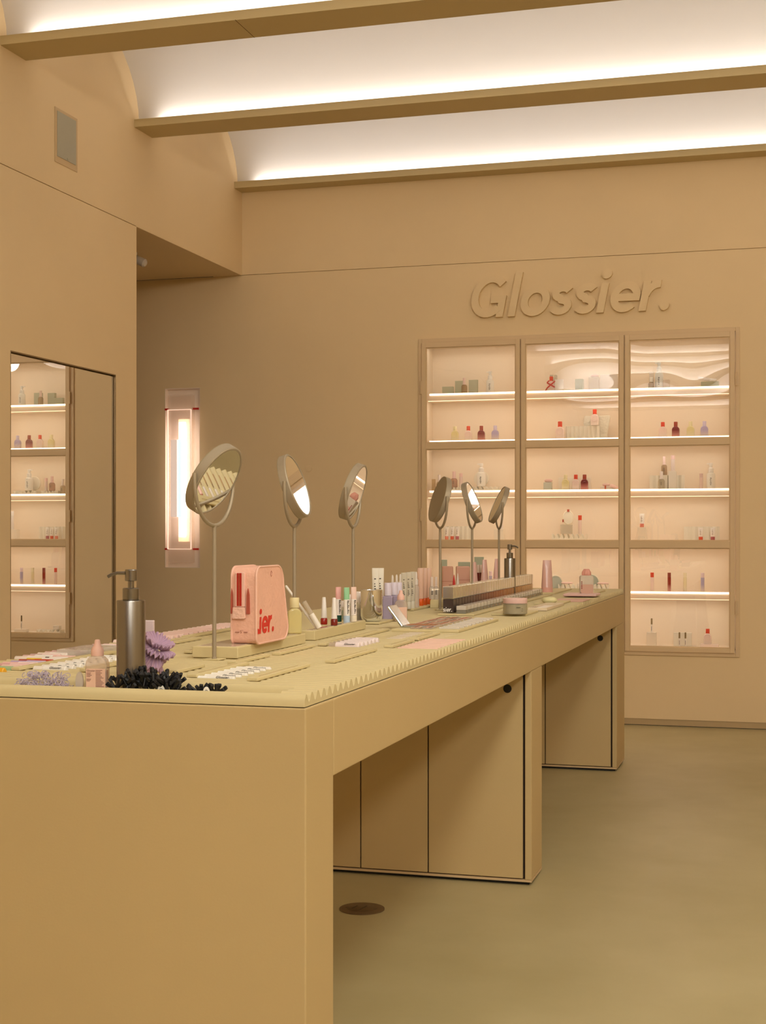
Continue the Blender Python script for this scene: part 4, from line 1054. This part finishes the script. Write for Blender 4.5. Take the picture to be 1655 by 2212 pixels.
# the word runs round the near corner, so only the tail of the second s is on this side
lt.prism([(0, 0), (0.010, 0), (0.009, 0.012), (0.0, 0.014)], 0, 0.0006, M=Mx @ Matrix.Rotation(-PI/2, 4, 'X') @ Matrix.Translation((0, -0.0006, 0)))
x_ = 0.010
for ch in 'ier.':
    x_ += glyph_mesh(lt, ch, x_/hcap/1.0, hcap, Mx, 0.0007, 0.10, 0, 1.0)*hcap
lt.build('lettering', mat('#d92a1c', 0.5), po)
em = MB().text("5'", 0.011, face_m((fx(519), -0.0015+yf*0, zt_(1368)), (1, 0, 0), (0, 0, 1)), 0, 0.0)
em.box(fx(508), fx(516), -0.0006, 0.004, zt_(1366), zt_(1365.4)).box(fx(526), fx(534), -0.0006, 0.004, zt_(1366), zt_(1365.4))
em.v = [(v[0], min(v[1], 0.0034) if v[1] > 0.0034 else v[1], v[2]) for v in em.v]
em.build('size_mark', mat('#9c5a4a', 0.7), po)
c0 = Vector((pw/2+0.0008, pl_*0.46, ph*0.90))
em = MB().tube([c0+Vector((0, 0.007*math.cos(q*PI/6)*(1 if q % 2 else 0.6), 0.008*math.sin(q*PI/6)*(1 if q % 2 else 0.7))) for q in range(12)], 0.0005, 5)
em.build('emblem', mat('#b5705e', 0.7), po)

# ---- cream perfume bottle behind the pouch
def cream_bottle(r):
    w, h = 0.056, 0.072
    P = [(-w/2, 0), (w/2, 0), (w/2, h-w*0.35)] + [(w/2*math.cos(a*PI/12), h-w*0.35+w*0.35*math.sin(a*PI/12)) for a in range(1, 12)] + [(-w/2, h-w*0.35)]
    MB().prism(P, -0.019, 0.019, sm=True).build('bottle_body', clear('#efe2a4', 0.62, 0.06), r, bevel=0.006, seg=3, sharp=40)
    MB().box(-w/2+0.006, w/2-0.006, -0.012, 0.012, 0.014, 0.055).build('fragrance', mat('#e3d088', 0.35), r, bevel=0.004)
    MB().lathe([(0.019, 0), (0.0195, 0.001), (0.0195, 0.026), (0.0185, 0.0275)], 28, M=Matrix.Translation((0, 0, h))).build('cap', mat('#e8d9a8', 0.4), r)
X = on_z(637, 1376, zr1).x; Y = ry1 - 0.035; d = ray(636, 1149); X = Y*d[0]/d[1]
kk = 30*depth((X, Y, 0))/F/0.056
make(cream_bottle, (), (X, Y, zr1), 0.5, 'pale yellow square perfume bottle with cream cap behind the pink pouch', 'perfume bottle', None, (kk, kk, (z_at(1291, (X, Y, 0))-zr1)/0.0995))

# ---- lavender bottle and scrunchie
X = on_z(322, 1449, ZR+0.007).x; Y = on_z(322, 1449, ZR+0.007).y; dd = depth((X, Y, 0)); zb = ZR+0.007
t = thing('lavender_bottle', 'lavender bottle with pale square cap behind the steel dispenser', 'bottle', (X, Y, zb), YAW)
hb = z_at(1371, (X, Y, 0))-zb; R_ = 20*dd/F
MB().prism([(-R_, 0), (R_, 0), (R_, hb-R_*0.9)] + [(R_*math.cos(a*PI/10), hb-R_*0.9+R_*0.9*math.sin(a*PI/10)) for a in range(1, 10)] + [(-R_, hb-R_*0.9)], -R_*0.5, R_*0.5, sm=True).build('bottle_body', mat('#b6a3be', 0.3), t, bevel=0.004, sharp=40)
MB().box(-R_*0.55, R_*0.55, -R_*0.42, R_*0.42, hb-0.001, z_at(1340, (X, Y, 0))-zb).build('cap', mat('#dcc9cf', 0.4), t, bevel=0.0015)
px_s = 336; d = ray(px_s, 1149); Ys = Y-0.045; Xs = Ys*d[0]/d[1]
t = thing('scrunchie', 'lavender ruffled scrunchie wrapped round the lavender bottle', 'scrunchie', (Xs, Ys, z_at(1408, (Xs, Ys, 0))), YAW)
from mathutils import noise as mnoise
def frill(r0, r1, z0, elev, amp, ph, nf):
    NU, NV_ = 240, 16; vs = []
    for i in range(NU):
        a = 2*PI*i/NU; nz = mnoise.noise(Vector((1.6*math.cos(a)+ph, 1.6*math.sin(a), ph)))
        for j in range(NV_):
            b2 = 2*PI*j/NV_; q = 0.5+0.5*math.cos(b2)
            rr = r0 + (r1*(1+0.35*nz)-r0)*q*(1+0.05*math.sin(nf*a*2+ph))
            z = z0 + math.tan(elev)*(rr-r0) + amp*q*math.sin(nf*a+3.0*nz+ph+1.2*q) + 0.0045*math.sin(b2)
            vs.append((rr*math.cos(a)*(1+0.10*nz), rr*math.sin(a), z))
    return vs, [(i*NV_+j, ((i+1) % NU)*NV_+j, ((i+1) % NU)*NV_+(j+1) % NV_, i*NV_+(j+1) % NV_) for i in range(NU) for j in range(NV_)]
sc_ = MB(); RT = Matrix.Rotation(0.42, 4, 'Y') @ Matrix.Rotation(0.25, 4, 'X')
for fr_ in ((0.009, 0.030, 0.014, 0.60, 0.0038, 0.3, 21), (0.010, 0.038, 0.006, 0.05, 0.0048, 2.1, 23), (0.010, 0.037, -0.004, -0.55, 0.0046, 4.0, 22), (0.009, 0.030, -0.012, -0.95, 0.0040, 5.2, 20)):
    v_, f_ = frill(*fr_); sc_.add(v_, f_, 0, True, RT)
sc_.build('ruffled_fabric', mat('#bb9bb4', 0.85, name='satin'), t, sharp=180)

# ---- nail colours, lip tubes and pens on the second riser
def nail_colour(r, col, h):
    MB().lathe([(0.0092, 0), (0.0108, 0.001), (0.0108, h*0.20), (0.0092, h*0.235), (0.006, h*0.24)], 20).build('bottle_body', mat(col, 0.12), r)
    MB().lathe([(0.0088, h*0.24), (0.0096, h*0.245), (0.0058, h*0.97), (0.0045, h)], 20).build('cap', mat('#efe8e2', 0.35), r)
def put(kind, args, px, X, z, rz, lab, cat, grp=None, sc=(1, 1, 1)):
    d = ray(px, 1149); Y = X*d[1]/d[0]
    return make(kind, args, (X, Y, z), rz, lab, cat, grp, sc)
def hgt(px, X, ytop, zb):
    d = ray(px, 1149); Y = X*d[1]/d[0]; return z_at(ytop, (X, Y, 0))-zb
def wid(px, X, w):
    d = ray(px, 1149); return size(w, (X, X*d[1]/d[0], 0))
XR2 = rd.x
def on_r2(px, py): return on_z(px, py, zr2)
p1 = on_r2(700, 1349); p2 = on_r2(722, 1351)
for p, px, yt, col, nm in ((p1, 700, 1290, '#a3221a', 'bright dark red'), (p2, 722, 1291, '#7c201b', 'brownish red')):
    make(nail_colour, (col, 0.075), p, 0, '%s nail colour with tapered white cap on the riser' % nm, 'nail colour', None, (1, 1, (z_at(yt, p)-zr2)/0.075))
for px, pyb, yt, bodyc, tipc, capc, nm in ((731, 1343, 1268, '#f0e6e0', '#e3a9a2', '#0f4a38', 'dark green cap and pink end'), (749, 1344, 1269, '#f2ebe4', '#94cc9c', '#b9cfe6', 'pale blue cap and mint end'), (764, 1343, 1268, '#f1e4dc', '#eccabc', '#f0e2cc', 'cream cap and blush end')):
    p = on_r2(px, pyb); h_ = z_at(yt, p)-zr2; w_ = 15*depth(p)/F
    o = thing('lip_tube', 'white lip balm tube with %s standing on the riser' % nm, 'lip balm tube', p, YAW+0.3)
    n = 18; rings = []
    for k_ in range(8):
        t_ = k_/7; z = h_*0.19+(h_*0.81)*t_; a = w_*0.46*(1-0.12*t_); d2 = w_*0.46*(1-t_)**0.7+0.001
        rings.append(([(a*math.cos(2*PI*i/n), d2*math.sin(2*PI*i/n)) for i in range(n)], z))
    mb = MB(); mb.loft(rings[:5], 0); mb.build('tube_body', mat(bodyc, 0.4), o)
    mb = MB(); mb.loft(rings[4:], 0); mb.build('tube_end', mat(tipc, 0.4), o)
    MB().lathe([(w_*0.44, 0), (w_*0.48, 0.001), (w_*0.48, h_*0.18), (w_*0.44, h_*0.19)], 20).build('cap', mat(capc, 0.3), o)
    mb = MB()
    for q_ in range(9): mb.box(-w_*0.02, w_*(0.10+0.06*(q_ % 3)), -w_*0.49, -w_*0.44, h_*(0.24+0.045*q_), h_*(0.265+0.045*q_))
    mb.build('lettering', mat('#3a3230', 0.6), o)
def leaning(pa, ya, pb, yb, rad, body, tip, frac, lab, cat, clearcap=False):
    p = on_z(pb, yb, zr2+rad*0.5); dd = depth(p); q = Vector((0, 0, 0))
    dx = (pa-pb)*dd/F; dz = (yb-ya)*dd/F
    q = Vector((dx*CS, dx*SN, dz)); o = thing('leaning_pen', lab, cat, p)
    n1 = q*frac
    MB().tube([(0, 0, 0), tuple(n1)], rad, 12).build('barrel', mat(body, 0.35), o)
    MB().tube([tuple(n1), tuple(q*0.985), tuple(q)], rad*0.92, 12, rads=[rad*0.92, rad*0.92, rad*0.6]).build('cap', clear('#eadfce', 0.4) if clearcap else mat(tip, 0.35), o)
leaning(656, 1299, 690, 1356, 0.0085, '#f0e8dc', '#e6dccb', 0.52, 'white pen with clear cap leaning on the riser, beside the thin white rod', 'makeup pen', True)
leaning(617, 1265, 684, 1357, 0.0042, '#efe6dc', '#efe6dc', 0.5, 'long thin white rod leaning behind the cream perfume bottle', 'rod')

# ---- silver cup
def silver_cup(r, R_, h):
    MB().lathe([(R_*0.62, 0), (R_*0.80, h*0.02), (R_*0.95, h*0.09), (R_, h*0.18), (R_, h*0.99), (R_*0.975, h), (R_*0.95, h*0.985), (R_*0.94, h*0.2), (R_*0.7, h*0.08), (R_*0.2, h*0.07)], 40).build('cup_body', CHROME, r)
p = on_z(803, 1342, ZR+0.007); dd = depth(p)
make(silver_cup, (24*dd/F, z_at(1274, p)-p.z), p, 0, 'shiny silver cup standing on a small cream tray', 'cup')
# glass jars behind the cup
def lidded_jar(r, R_, h, liquid):
    MB().lathe([(R_*0.95, 0), (R_, 0.002), (R_, h*0.62), (R_*0.9, h*0.68)], 28).build('jar_body', clear('#e9e2d2', 0.4), r)
    MB().lathe([(R_*0.8, 0.004), (R_*0.8, h*0.45)], 20).build('cream', mat(liquid, 0.5), r)
    MB().lathe([(R_*0.98, h*0.66), (R_*1.02, h*0.68), (R_*1.02, h*0.98), (R_*0.96, h)], 28).build('lid', mat('#efe2da', 0.4), r)
for px, yt, X, w_, liq, lab in ((738, 1298, -1.62, 24, '#5d9a70', 'glass jar with white lid and green cream behind the lip tubes'), (757, 1284, -1.56, 22, '#8a8068', 'glass jar with white lid and taupe cream behind the cream-capped tube'), (776, 1278, -1.50, 26, '#776d52', 'larger glass jar with pink-white lid left of the silver cup')):
    put(lidded_jar, (wid(px, X, w_)/2, hgt(px, X, yt, ZR), liq), px, X, ZR, 0, lab, 'jar')
# printed cartons, lavender bottles, droppers, printed tubes
for i, px in enumerate((811, 822)):
    X = -1.50; put(squeeze_tube, ('#efe8da', '#f1ebe0', wid(px, X, 15), hgt(px, X, 1227, ZR), 0.02, 1), px, X, ZR, YAW, ['left', 'right'][i] + ' of the two tall white printed tubes behind the silver cup', 'tube')
def lavender_flask(r, w, h):
    P = rounded(w, h*0.66, w*0.16)
    MB().prism(P, -w*0.32, w*0.32, sm=True).build('bottle_body', clear('#b9acc6', 0.8, 0.1), r, bevel=0.004, sharp=40)
    MB().lathe([(w*0.32, h*0.66), (w*0.36, h*0.665), (w*0.36, h*0.985), (w*0.33, h)], 24).build('cap', mat('#dad0e0', 0.4), r)
for i, (px, X, yt) in enumerate(((838, -1.42, 1259), (851, -1.42, 1258), (861, -1.42, 1258))):
    put(lavender_flask, (wid(px, X, 22), hgt(px, X, yt, ZR)), px, X, ZR, YAW-0.2, '%s lavender flask of three behind the silver cup' % ['nearest', 'middle', 'farthest'][i], 'bottle')
p = on_z(866, 1342, ZR); dd = depth(p)
make(dropper_bottle, (28*dd/F, z_at(1275, p)-ZR, 0), p, 0.3, 'small dropper bottle with peach cap behind the open silver compact', 'dropper bottle')
def pipette_bottle(r, w, h):
    R_ = w/2
    MB().lathe([(R_*0.94, 0), (R_, 0.002), (R_, h*0.55), (R_*0.7, h*0.62), (R_*0.5, h*0.63)], 22).build('bottle_body', clear('#eee2d6', 0.5), r)
    MB().lathe([(R_*0.62, h*0.63), (R_*0.66, h*0.635), (R_*0.64, h*0.78), (R_*0.40, h*0.79), (R_*0.38, h*0.93), (R_*0.25, h*0.985), (R_*0.1, h)], 22).build('pipette_cap', mat('#efe4da', 0.45), r)
for i, (px, yt) in enumerate(((848, 1242), (857, 1241), (865, 1240))):
    X = -1.60; put(pipette_bottle, (wid(px, X, 13), hgt(px, X, yt, ZR)), px, X, ZR, 0, '%s white pipette bottle behind the lavender flasks' % ['nearest', 'middle', 'farthest'][i], 'pipette bottle')
for i, (px, yt) in enumerate(((873, 1237), (883, 1236), (891, 1235))):
    X = -1.52; put(squeeze_tube, (clear('#efe8d8', 0.6), '#e2dac8', wid(px, X, 13), hgt(px, X, yt, ZR+0.007), 0.03, 1), px, X, ZR+0.007, YAW, '%s clear printed tube in the row left of the orange-capped tubes' % ['nearest', 'middle', 'farthest'][i], 'tube')
put(pipette_bottle, (wid(899, -1.52, 14), hgt(899, -1.52, 1235, ZR+0.007)), 899, -1.52, ZR+0.007, 0, 'single white pipette bottle between printed tubes and orange-capped tubes', 'pipette bottle')
for i, px in enumerate((909, 917, 925)):
    X = -1.54; put(squeeze_tube, (mat('#e2b8a0', 0.3), '#e2601f', wid(px, X, 15), hgt(px, X, 1227, ZR+0.007), 0.030, 0), px, X, ZR+0.007, YAW, '%s peach tube with orange cap of the row of three' % ['nearest', 'middle', 'farthest'][i], 'tube')
# white boxed serums on the small riser
zz = z_at(1296, on_z(938, 1313, ZR)) + 0.0012
for i, (px, X) in enumerate(((933, -1.50), (942, -1.47))):
    Y = on_z(938, 1313, ZR).y + 0.04 + 0.03*i; d = ray(px, 1149); X = Y*d[0]/d[1]
    make(serum_bottle, ('#ece4d8', '#ead6c8', size(12, (X, Y, 0)), z_at(1246, (X, Y, 0))-zz, 1), (X, Y, zz), YAW, '%s serum bottle on the small riser beside the orange-capped tubes' % ['left', 'right'][i], 'serum bottle')

# ---- open silver compact and palettes
p = on_z(872, 1355, ZR+0.008)
t = thing('silver_compact', 'open silver compact with mirror lid raised, at the left of the palette tray', 'compact', p)
cw = 0.085
MB().box(0.0, 0.11, -0.01, cw, 0, 0.007).build('compact_base', mat('#c2c6cc', 0.2, 0.9), t, bevel=0.0025)
MB().box(0.008, 0.10, 0.0, cw-0.01, 0.007, 0.0078).build('powder', mat('#b27a55', 0.8), t)
lid = MB().box(-0.010, 0.0, -0.01, cw, 0, 0.085).build('compact_lid', mat('#d4dae2', 0.12, 1.0), t, bevel=0.004, seg=3)
lid.rotation_euler = (0, math.radians(-37), 0); lid.location = (0.002, 0, 0.004)
def palette(r, w, d, cols, open_):
    MB().box(-w/2, w/2, -d/2, d/2, 0, 0.005).build('palette_case', mat('#cfc1b6', 0.2, 0.6), r, bevel=0.0015)
    n = len(cols)
    for i, c in enumerate(cols):
        x0 = -w/2+0.006+(w-0.012)*i/n; MB().box(x0, x0+(w-0.012)/n-0.003, -d/2+0.005, d/2-0.005, 0.005, 0.0056).build('shadow_pan', mat(c, 0.85), r)
    if open_:
        l_ = MB().box(-0.003, 0.0, -d/2, d/2, 0, w*0.6).build('palette_lid', clear('#e9e4dc', 0.35), r)
        l_.location = (w/2, 0, 0.004)
        l_.rotation_euler = (0, math.radians(80), 0)
P0 = on_z(846, 1364, ZR); PXa = P0.x; PXb = on_z(1000, 1364, ZR).x; PYa = P0.y; PYb = y_on(PXb, 1341, ZR)
pcols = [('#c58f70', '#9a5b3c', '#e0b79c'), ('#b77f63', '#d7a58a', '#8a4f38'), ('#e0bba8', '#a86c50', '#c98c6c'), ('#94604a', '#dcb49a', '#b97f5e')]
k_ = 0
ny = 4; nx = 3; rown = ['front', 'second', 'third', 'back']; coln2 = ['left', 'middle', 'right']
for j in range(ny):
    for i in range(nx):
        w_ = (PXb-PXa-0.10)/nx; x = PXa + (0.155 if j == 0 and i == 0 else 0.02) + w_*(i+0.5) + (0 if j or i else 0)
        if j == 0 and i == 0: continue
        x = PXa + 0.012 + w_*(i+0.5); dl = (PYb-PYa-0.03)/ny
        make(palette, (w_-0.008, dl-0.012, pcols[k_ % 4], 0), (x, PYa+0.015+dl*(j+0.5), ZR+0.008), 0, 'flat silver eye-shadow palette in the %s row, %s column of the palette tray' % (rown[j], coln2[i]), 'palette', None)
        k_ += 1
def gloss_sampler(r):
    MB().box(-0.034, 0.034, -0.006, 0.006, 0, 0.006).build('sampler_body', clear('#f3ece6', 0.6, 0.02), r, bevel=0.001)
for i in range(10):
    make(gloss_sampler, (), (PXb-0.042, PYa+0.025+(PYb-PYa-0.05)*(i+0.5)/10, ZR+0.008), 0, 'clear glossy sampler bar along the right side of the palette tray, %s from the front' % ORD[i], 'sampler')

# ---- foundation bottles
FX0 = on_z(954.5, 1325, ZR+0.006).x; FX1 = on_z(980, 1325, ZR+0.006).x; FY = on_z(980, 1325, ZR+0.006).y + 0.002
zb = ZR+0.006; fh = z_at(1267.5, (FX1, FY, 0))-zb; FYE = on_x(1152, 1149, FX1).y; NF = 34
sp = (FYE-FY)/NF; th_ = sp*0.86
def foundation_bottle(r, col, w, d, h):
    MB().box(-w/2, w/2, 0, d, 0, h*0.535).build('bottle_glass', clear('#f6f0e8', 0.045, 0.04), r, bevel=0.0012)
    MB().box(-w/2+0.0016, w/2-0.0016, 0.0016, d-0.0016, 0.005, h*0.525).build('foundation', mat(col, 0.3), r)
    MB().box(-w/2, w/2, 0.0, d, h*0.54, h).build('cap', mat('#dcdccf', 0.16, 0.9), r, bevel=0.002)
def mixc(a, b, t): return tuple(a[i]+(b[i]-a[i])*t for i in range(3))
shades = [(0.0, (48, 22, 18)), (0.25, (104, 52, 24)), (0.5, (182, 100, 32)), (0.75, (212, 150, 70)), (1.0, (232, 196, 150))]
shn = ['deep espresso', 'dark brown', 'chestnut', 'caramel', 'honey', 'light beige']
def shade(t):
    for (a, ca), (b2, cb) in zip(shades, shades[1:]):
        if t <= b2: c = mixc(ca, cb, (t-a)/(b2-a)); break
    return '#%02x%02x%02x' % tuple(int(x) for x in c)
for i in range(NF):
    t_ = i/(NF-1)
    o = make(foundation_bottle, (shade(t_), FX1-FX0, th_, fh), ((FX0+FX1)/2, FY+sp*i, zb), 0, '%s foundation bottle with silver cap, %s from the front of the row' % (shn[min(5, int(t_*6))], ORD[i]), 'foundation bottle', 'foundation bottles in the long row')
    if i == 0:
        mb = MB(); word(mb, 'sier.', 0.0175, face_m((-(FX1-FX0)/2+0.0005, -0.0004, 0.006), (1, 0, 0), (0, 0, 1)), 0.0004, 0.18, 0, 0.92)
        mb.build('lettering', mat('#f1ece6', 0.5), o)
        KIDS[o.name] = [c for c in o.children if not c.name.startswith('lettering')]
def concealer_block(r, w, d, h, col):
    MB().box(-w/2, w/2, 0, d, 0, h*0.42).build('block_base', clear('#d8d2c0', 0.35, 0.03), r, bevel=0.0015)
    MB().box(-w/2+0.003, w/2-0.003, 0.002, d-0.002, 0.002, h*0.3).build('concealer', mat(col, 0.4), r)
    MB().box(-w/2, w/2, 0, d, h*0.44, h).build('block_lid', clear('#efe6da', 0.65, 0.05), r, bevel=0.002)
CX0 = on_z(984, 1326, zb).x; CX1 = on_z(1006, 1326, zb).x; CY = on_z(1006, 1326, zb).y+0.003; CYE = on_x(1173, 1149, CX1).y; NC = 28
sp2 = (CYE-CY)/NC; ch_ = z_at(1309, (CX1, CY, 0))-zb
for i in range(NC):
    t_ = i/(NC-1)
    make(concealer_block, (CX1-CX0, sp2*0.84, ch_, shade(min(1, 0.02+t_*0.95))), ((CX0+CX1)/2, CY+sp2*i, zb), 0, 'small clear concealer block with %s filling, %s from the front of its row' % (shn[min(5, int(t_*6))], ORD[i]), 'concealer pot', 'concealer blocks before the foundation bottles')

# ---- goods behind the foundation row
def put2(kind, args, px, X, z, rz, lab, cat, sc=(1, 1, 1)): return put(kind, args, px, X, z, rz, lab, cat, None, sc)
XB = -1.62
def pink_pack(r, w, h):
    MB().box(-w/2, w/2, -0.022, 0.022, 0, h).build('pack_body', mat('#e2ae98', 0.4), r, bevel=0.006, seg=3)
    MB().box(-w/2-0.0005, w/2+0.0005, -0.0228, 0.0228, h*0.50, h*0.515).build('seam', mat('#c27c66', 0.5), r)
    mb = MB()
    for k in range(4): mb.box(w*0.10, w*0.40, -0.0230, -0.0222, h*(0.16+0.07*k), h*(0.19+0.07*k))
    mb.build('print', mat('#a86a5a', 0.6), r)
for px, w_, lab in ((967, 24, 'left large pink clear-lidded case behind the foundation row'), (1000, 30, 'right large pink clear-lidded case behind the foundation row')):
    X = -1.66; put2(pink_pack, (wid(px, X, w_), hgt(px, X, 1223, ZR)), px, X, ZR, YAW, lab, 'case')
def leaf_bottle(r, col, w, h):
    MB().lathe([(0.42, 0), (0.5, 0.08), (0.46, 0.35), (0.3, 0.72), (0.1, 0.96), (0.03, 1.0)], 22, M=Matrix.Diagonal((w, w*0.6, h, 1))).build('drop_body', mat(col, 0.3), r)
for px, col, yt, nm in ((981, '#c9201c', 1241, 'red'), (989, '#ece2d6', 1238, 'white')):
    X = -1.52; put2(leaf_bottle, (col, wid(px, X, 9), hgt(px, X, yt, ZR)), px, X, ZR, YAW, 'small %s drop-shaped bottle before the pink cases' % nm, 'bottle')
for px, w_, yt, lab in ((960, 12, 1209, 'narrow sage carton behind the left pink case'), (1003, 26, 1214, 'sage carton behind the right pink case'), (1035, 20, 1203, 'sage carton between the pink tall tubes')):
    X = -1.76; put2(carton, ('#b0b49c', wid(px, X, w_), 0.03, hgt(px, X, yt, ZR), 0), px, X, ZR, YAW, lab, 'carton')
def tall_tube(r, col, capc, w, h, wt):
    """standing tube, wide flat crimp at the top narrower than the foot"""
    n = 20; rings = []; ch = h*0.15
    for k in range(8):
        t_ = k/7; z = ch+(h-ch)*t_; a = w/2*(1-(1-wt)*t_); d2 = w*0.36*(1-t_)**0.8+0.0012
        rings.append(([(a*math.cos(2*PI*i/n), d2*math.sin(2*PI*i/n)) for i in range(n)], z))
    MB().loft(rings).build('tube_body', mat(col, 0.3, coat=0.4), r)
    MB().loft([([(w/2*0.98*math.cos(2*PI*i/n), w*0.36*math.sin(2*PI*i/n)) for i in range(n)], z) for z in (0, ch)]).build('cap', mat(capc, 0.35), r)
for px, yt, X, w_, lab in ((1025, 1214, -1.50, 19, 'tall pink tube nearest of three behind the foundation row'), (1047, 1209, -1.50, 22, 'tall pink tube in the middle of three behind the foundation row'), (1073, 1207, -1.50, 19, 'tall pink tube left of the dark steel dispenser')):
    put2(tall_tube, ('#e2b4aa', '#e3b6ac', wid(px, X, w_), hgt(px, X, yt, ZR), 0.42), px, X, ZR, YAW+0.3, lab, 'tube')
for px, nm in ((1033, 'left'), (1039, 'right')):
    X = -1.54; put2(slim_vial, ('#6b2420', '#c99a8a', '#d9c2b0', wid(px, X, 6), hgt(px, X, 1220, ZR)), px, X, ZR, 0, '%s dark red slim vial between the pink tall tubes' % nm, 'vial')
# right part of the table
p = on_z(1113, 1326, ZR+0.007); dd = depth(p)
t = thing('cream_jar', 'wide glass jar with pink lid on its own cream tray', 'jar', p, YAW)
Rj = 26*dd/F; zl = z_at(1303, p)-p.z; zt2 = z_at(1292, p)-p.z
MB().lathe([(Rj*0.95, 0), (Rj, 0.001), (Rj, zl-0.002), (Rj*0.95, zl)], 40).build('jar_glass', clear('#d9d2ba', 0.35, 0.04), t)
MB().lathe([(Rj*0.82, 0.003), (Rj*0.82, zl*0.9)], 32).build('cream', mat('#cfc2a2', 0.5), t)
MB().lathe([(Rj*1.0, zl), (Rj*1.01, zl+0.001), (Rj*1.01, zt2-0.002), (Rj*0.97, zt2)], 40).build('lid', mat('#e9c3bc', 0.4), t)
mb = MB(); mb.box(0.0, 0.016, -Rj-0.0008, -Rj*0.95, zl*0.62, zl*0.68); mb.box(0.018, 0.026, -Rj*0.86-0.0008, -Rj*0.80, zl*0.5, zl*0.54); mb.box(0.016, 0.025, -Rj*0.88-0.0008, -Rj*0.80, zl*0.3, zl*0.34)
mb.build('lettering', mat('#55503e', 0.6), t)
p = on_z(1187, 1303, ZR+0.007); dd = depth(p)
make(pebble, (34*dd/F, 0.05, z_at(1289, p)-p.z, '#ece2ac'), p, 0, 'oval pale yellow soap on a cream tray near the far right corner', 'soap')
a = on_z(1140, 1319, ZR); b2 = on_z(1184, 1319, ZR); Y1 = y_on(b2.x, 1308, ZR)
t = thing('swatch_card', 'cream swatch block with white window and dots beside the pink-lidded jar', 'swatch card', ((a.x+b2.x)/2, a.y, ZR))
w_ = b2.x-a.x
MB().box(-w_/2, w_/2, 0, Y1-a.y, 0, 0.012).build('card_block', mat('#e6d3b4', 0.45), t, bevel=0.0015)
MB().box(-w_*0.05, w_*0.42, 0.01, (Y1-a.y)*0.45, 0.012, 0.0125).build('window', mat('#fbf4ea', 0.3), t)
mb = MB()
for i in range(3):
    for j in range(3): mb.box(-w_*0.42+i*w_*0.11, -w_*0.37+i*w_*0.11, 0.02+j*0.03, 0.03+j*0.03, 0.012, 0.0124)
mb.build('printed_dots', mat('#7c5a44', 0.7), t)
p = on_z(1182, 1279, ZR+0.007); dd = depth(p)
make(tall_tube, ('#dfb0a4', '#e2ab9c', 25*dd/F, z_at(1210, p)-p.z, 0.72), p, YAW, 'large translucent pink tube standing near the far end of the table', 'tube')
a = on_z(1213, 1302, ZR); 
t = thing('pink_sachet', 'flat pink printed sachet lying in front of the flower-lid jar', 'sachet', on_z(1235, 1297, ZR), 0.0)
MB().box(-0.075, 0.075, -0.14, 0.10, 0, 0.004).build('sachet', mat('#e2b3a4', 0.45), t, bevel=0.001)
mb = MB()
for q_ in range(6): mb.box(-0.07+0.012*q_, -0.062+0.012*q_, -0.135, -0.118+0.004*(q_ % 3), 0.0041, 0.0045)
mb.build('lettering', mat('#7a5348', 0.7), t)
p = on_z(1258, 1290, ZR)
t = thing('pink_cushion_pack', 'puffy pale pink packet lying under the flower-lid jar', 'packet', p)
MB().box(-0.09, 0.075, -0.04, 0.12, 0.0045, 0.018).build('packet', mat('#e6bdb6', 0.35), t, bevel=0.006, seg=3)
zp = ZR+0.018; p = on_z(1267, 1281, zp); dd = depth(p)
t = thing('flower_lid_jar', 'squat frosted bottle with pink flower-shaped lid at the far end', 'bottle', p, YAW)
Rj = 14.5*dd/F; hb = z_at(1243, p)-zp; hl = z_at(1229, p)-zp
MB().prism(rounded(Rj*2, hb, Rj*0.3), -Rj*0.6, Rj*0.6, sm=True).build('bottle_body', mat('#d9cbb8', 0.3, var=0.06, vscale=30), t, bevel=0.004, sharp=40)
MB().prism(rounded(Rj*1.84, hb*0.5, Rj*0.2), -Rj*0.62, Rj*0.62, sm=True).build('gel', mat('#d3a893', 0.35), t)
n = 48; MB().loft([([((Rj*q*(1+0.10*math.sin(6*2*PI*i/n)))*math.cos(2*PI*i/n), (Rj*q*(1+0.10*math.sin(6*2*PI*i/n)))*math.sin(2*PI*i/n)*0.8) for i in range(n)], z) for q, z in ((0.62, hb), (0.68, hb+0.003), (0.66, hb+(hl-hb)*0.5), (0.45, hl-0.004), (0.38, hl))]).build('flower_lid', mat('#e2a292', 0.5), t)
mb = MB()
for k in range(5): mb.box(-Rj*0.86, -Rj*0.70, -Rj*0.6-0.001, -Rj*0.6, hb*(0.25+0.09*k), hb*(0.31+0.09*k))
mb.build('lettering', mat('#8a3b2c', 0.6), t)
# glass display case in the left row
p = on_z(122, 1416, ZR); q = on_z(205, 1416, ZR)
t = thing('glass_case', 'low clear acrylic case behind the coloured tubes, left edge', 'case', ((p.x+q.x)/2, p.y, ZR))
w_ = q.x-p.x; MB().box(-w_/2, w_/2, 0, 0.16, 0, 0.016).build('acrylic_box', clear('#e9e2da', 0.4, 0.04), t, bevel=0.0015)
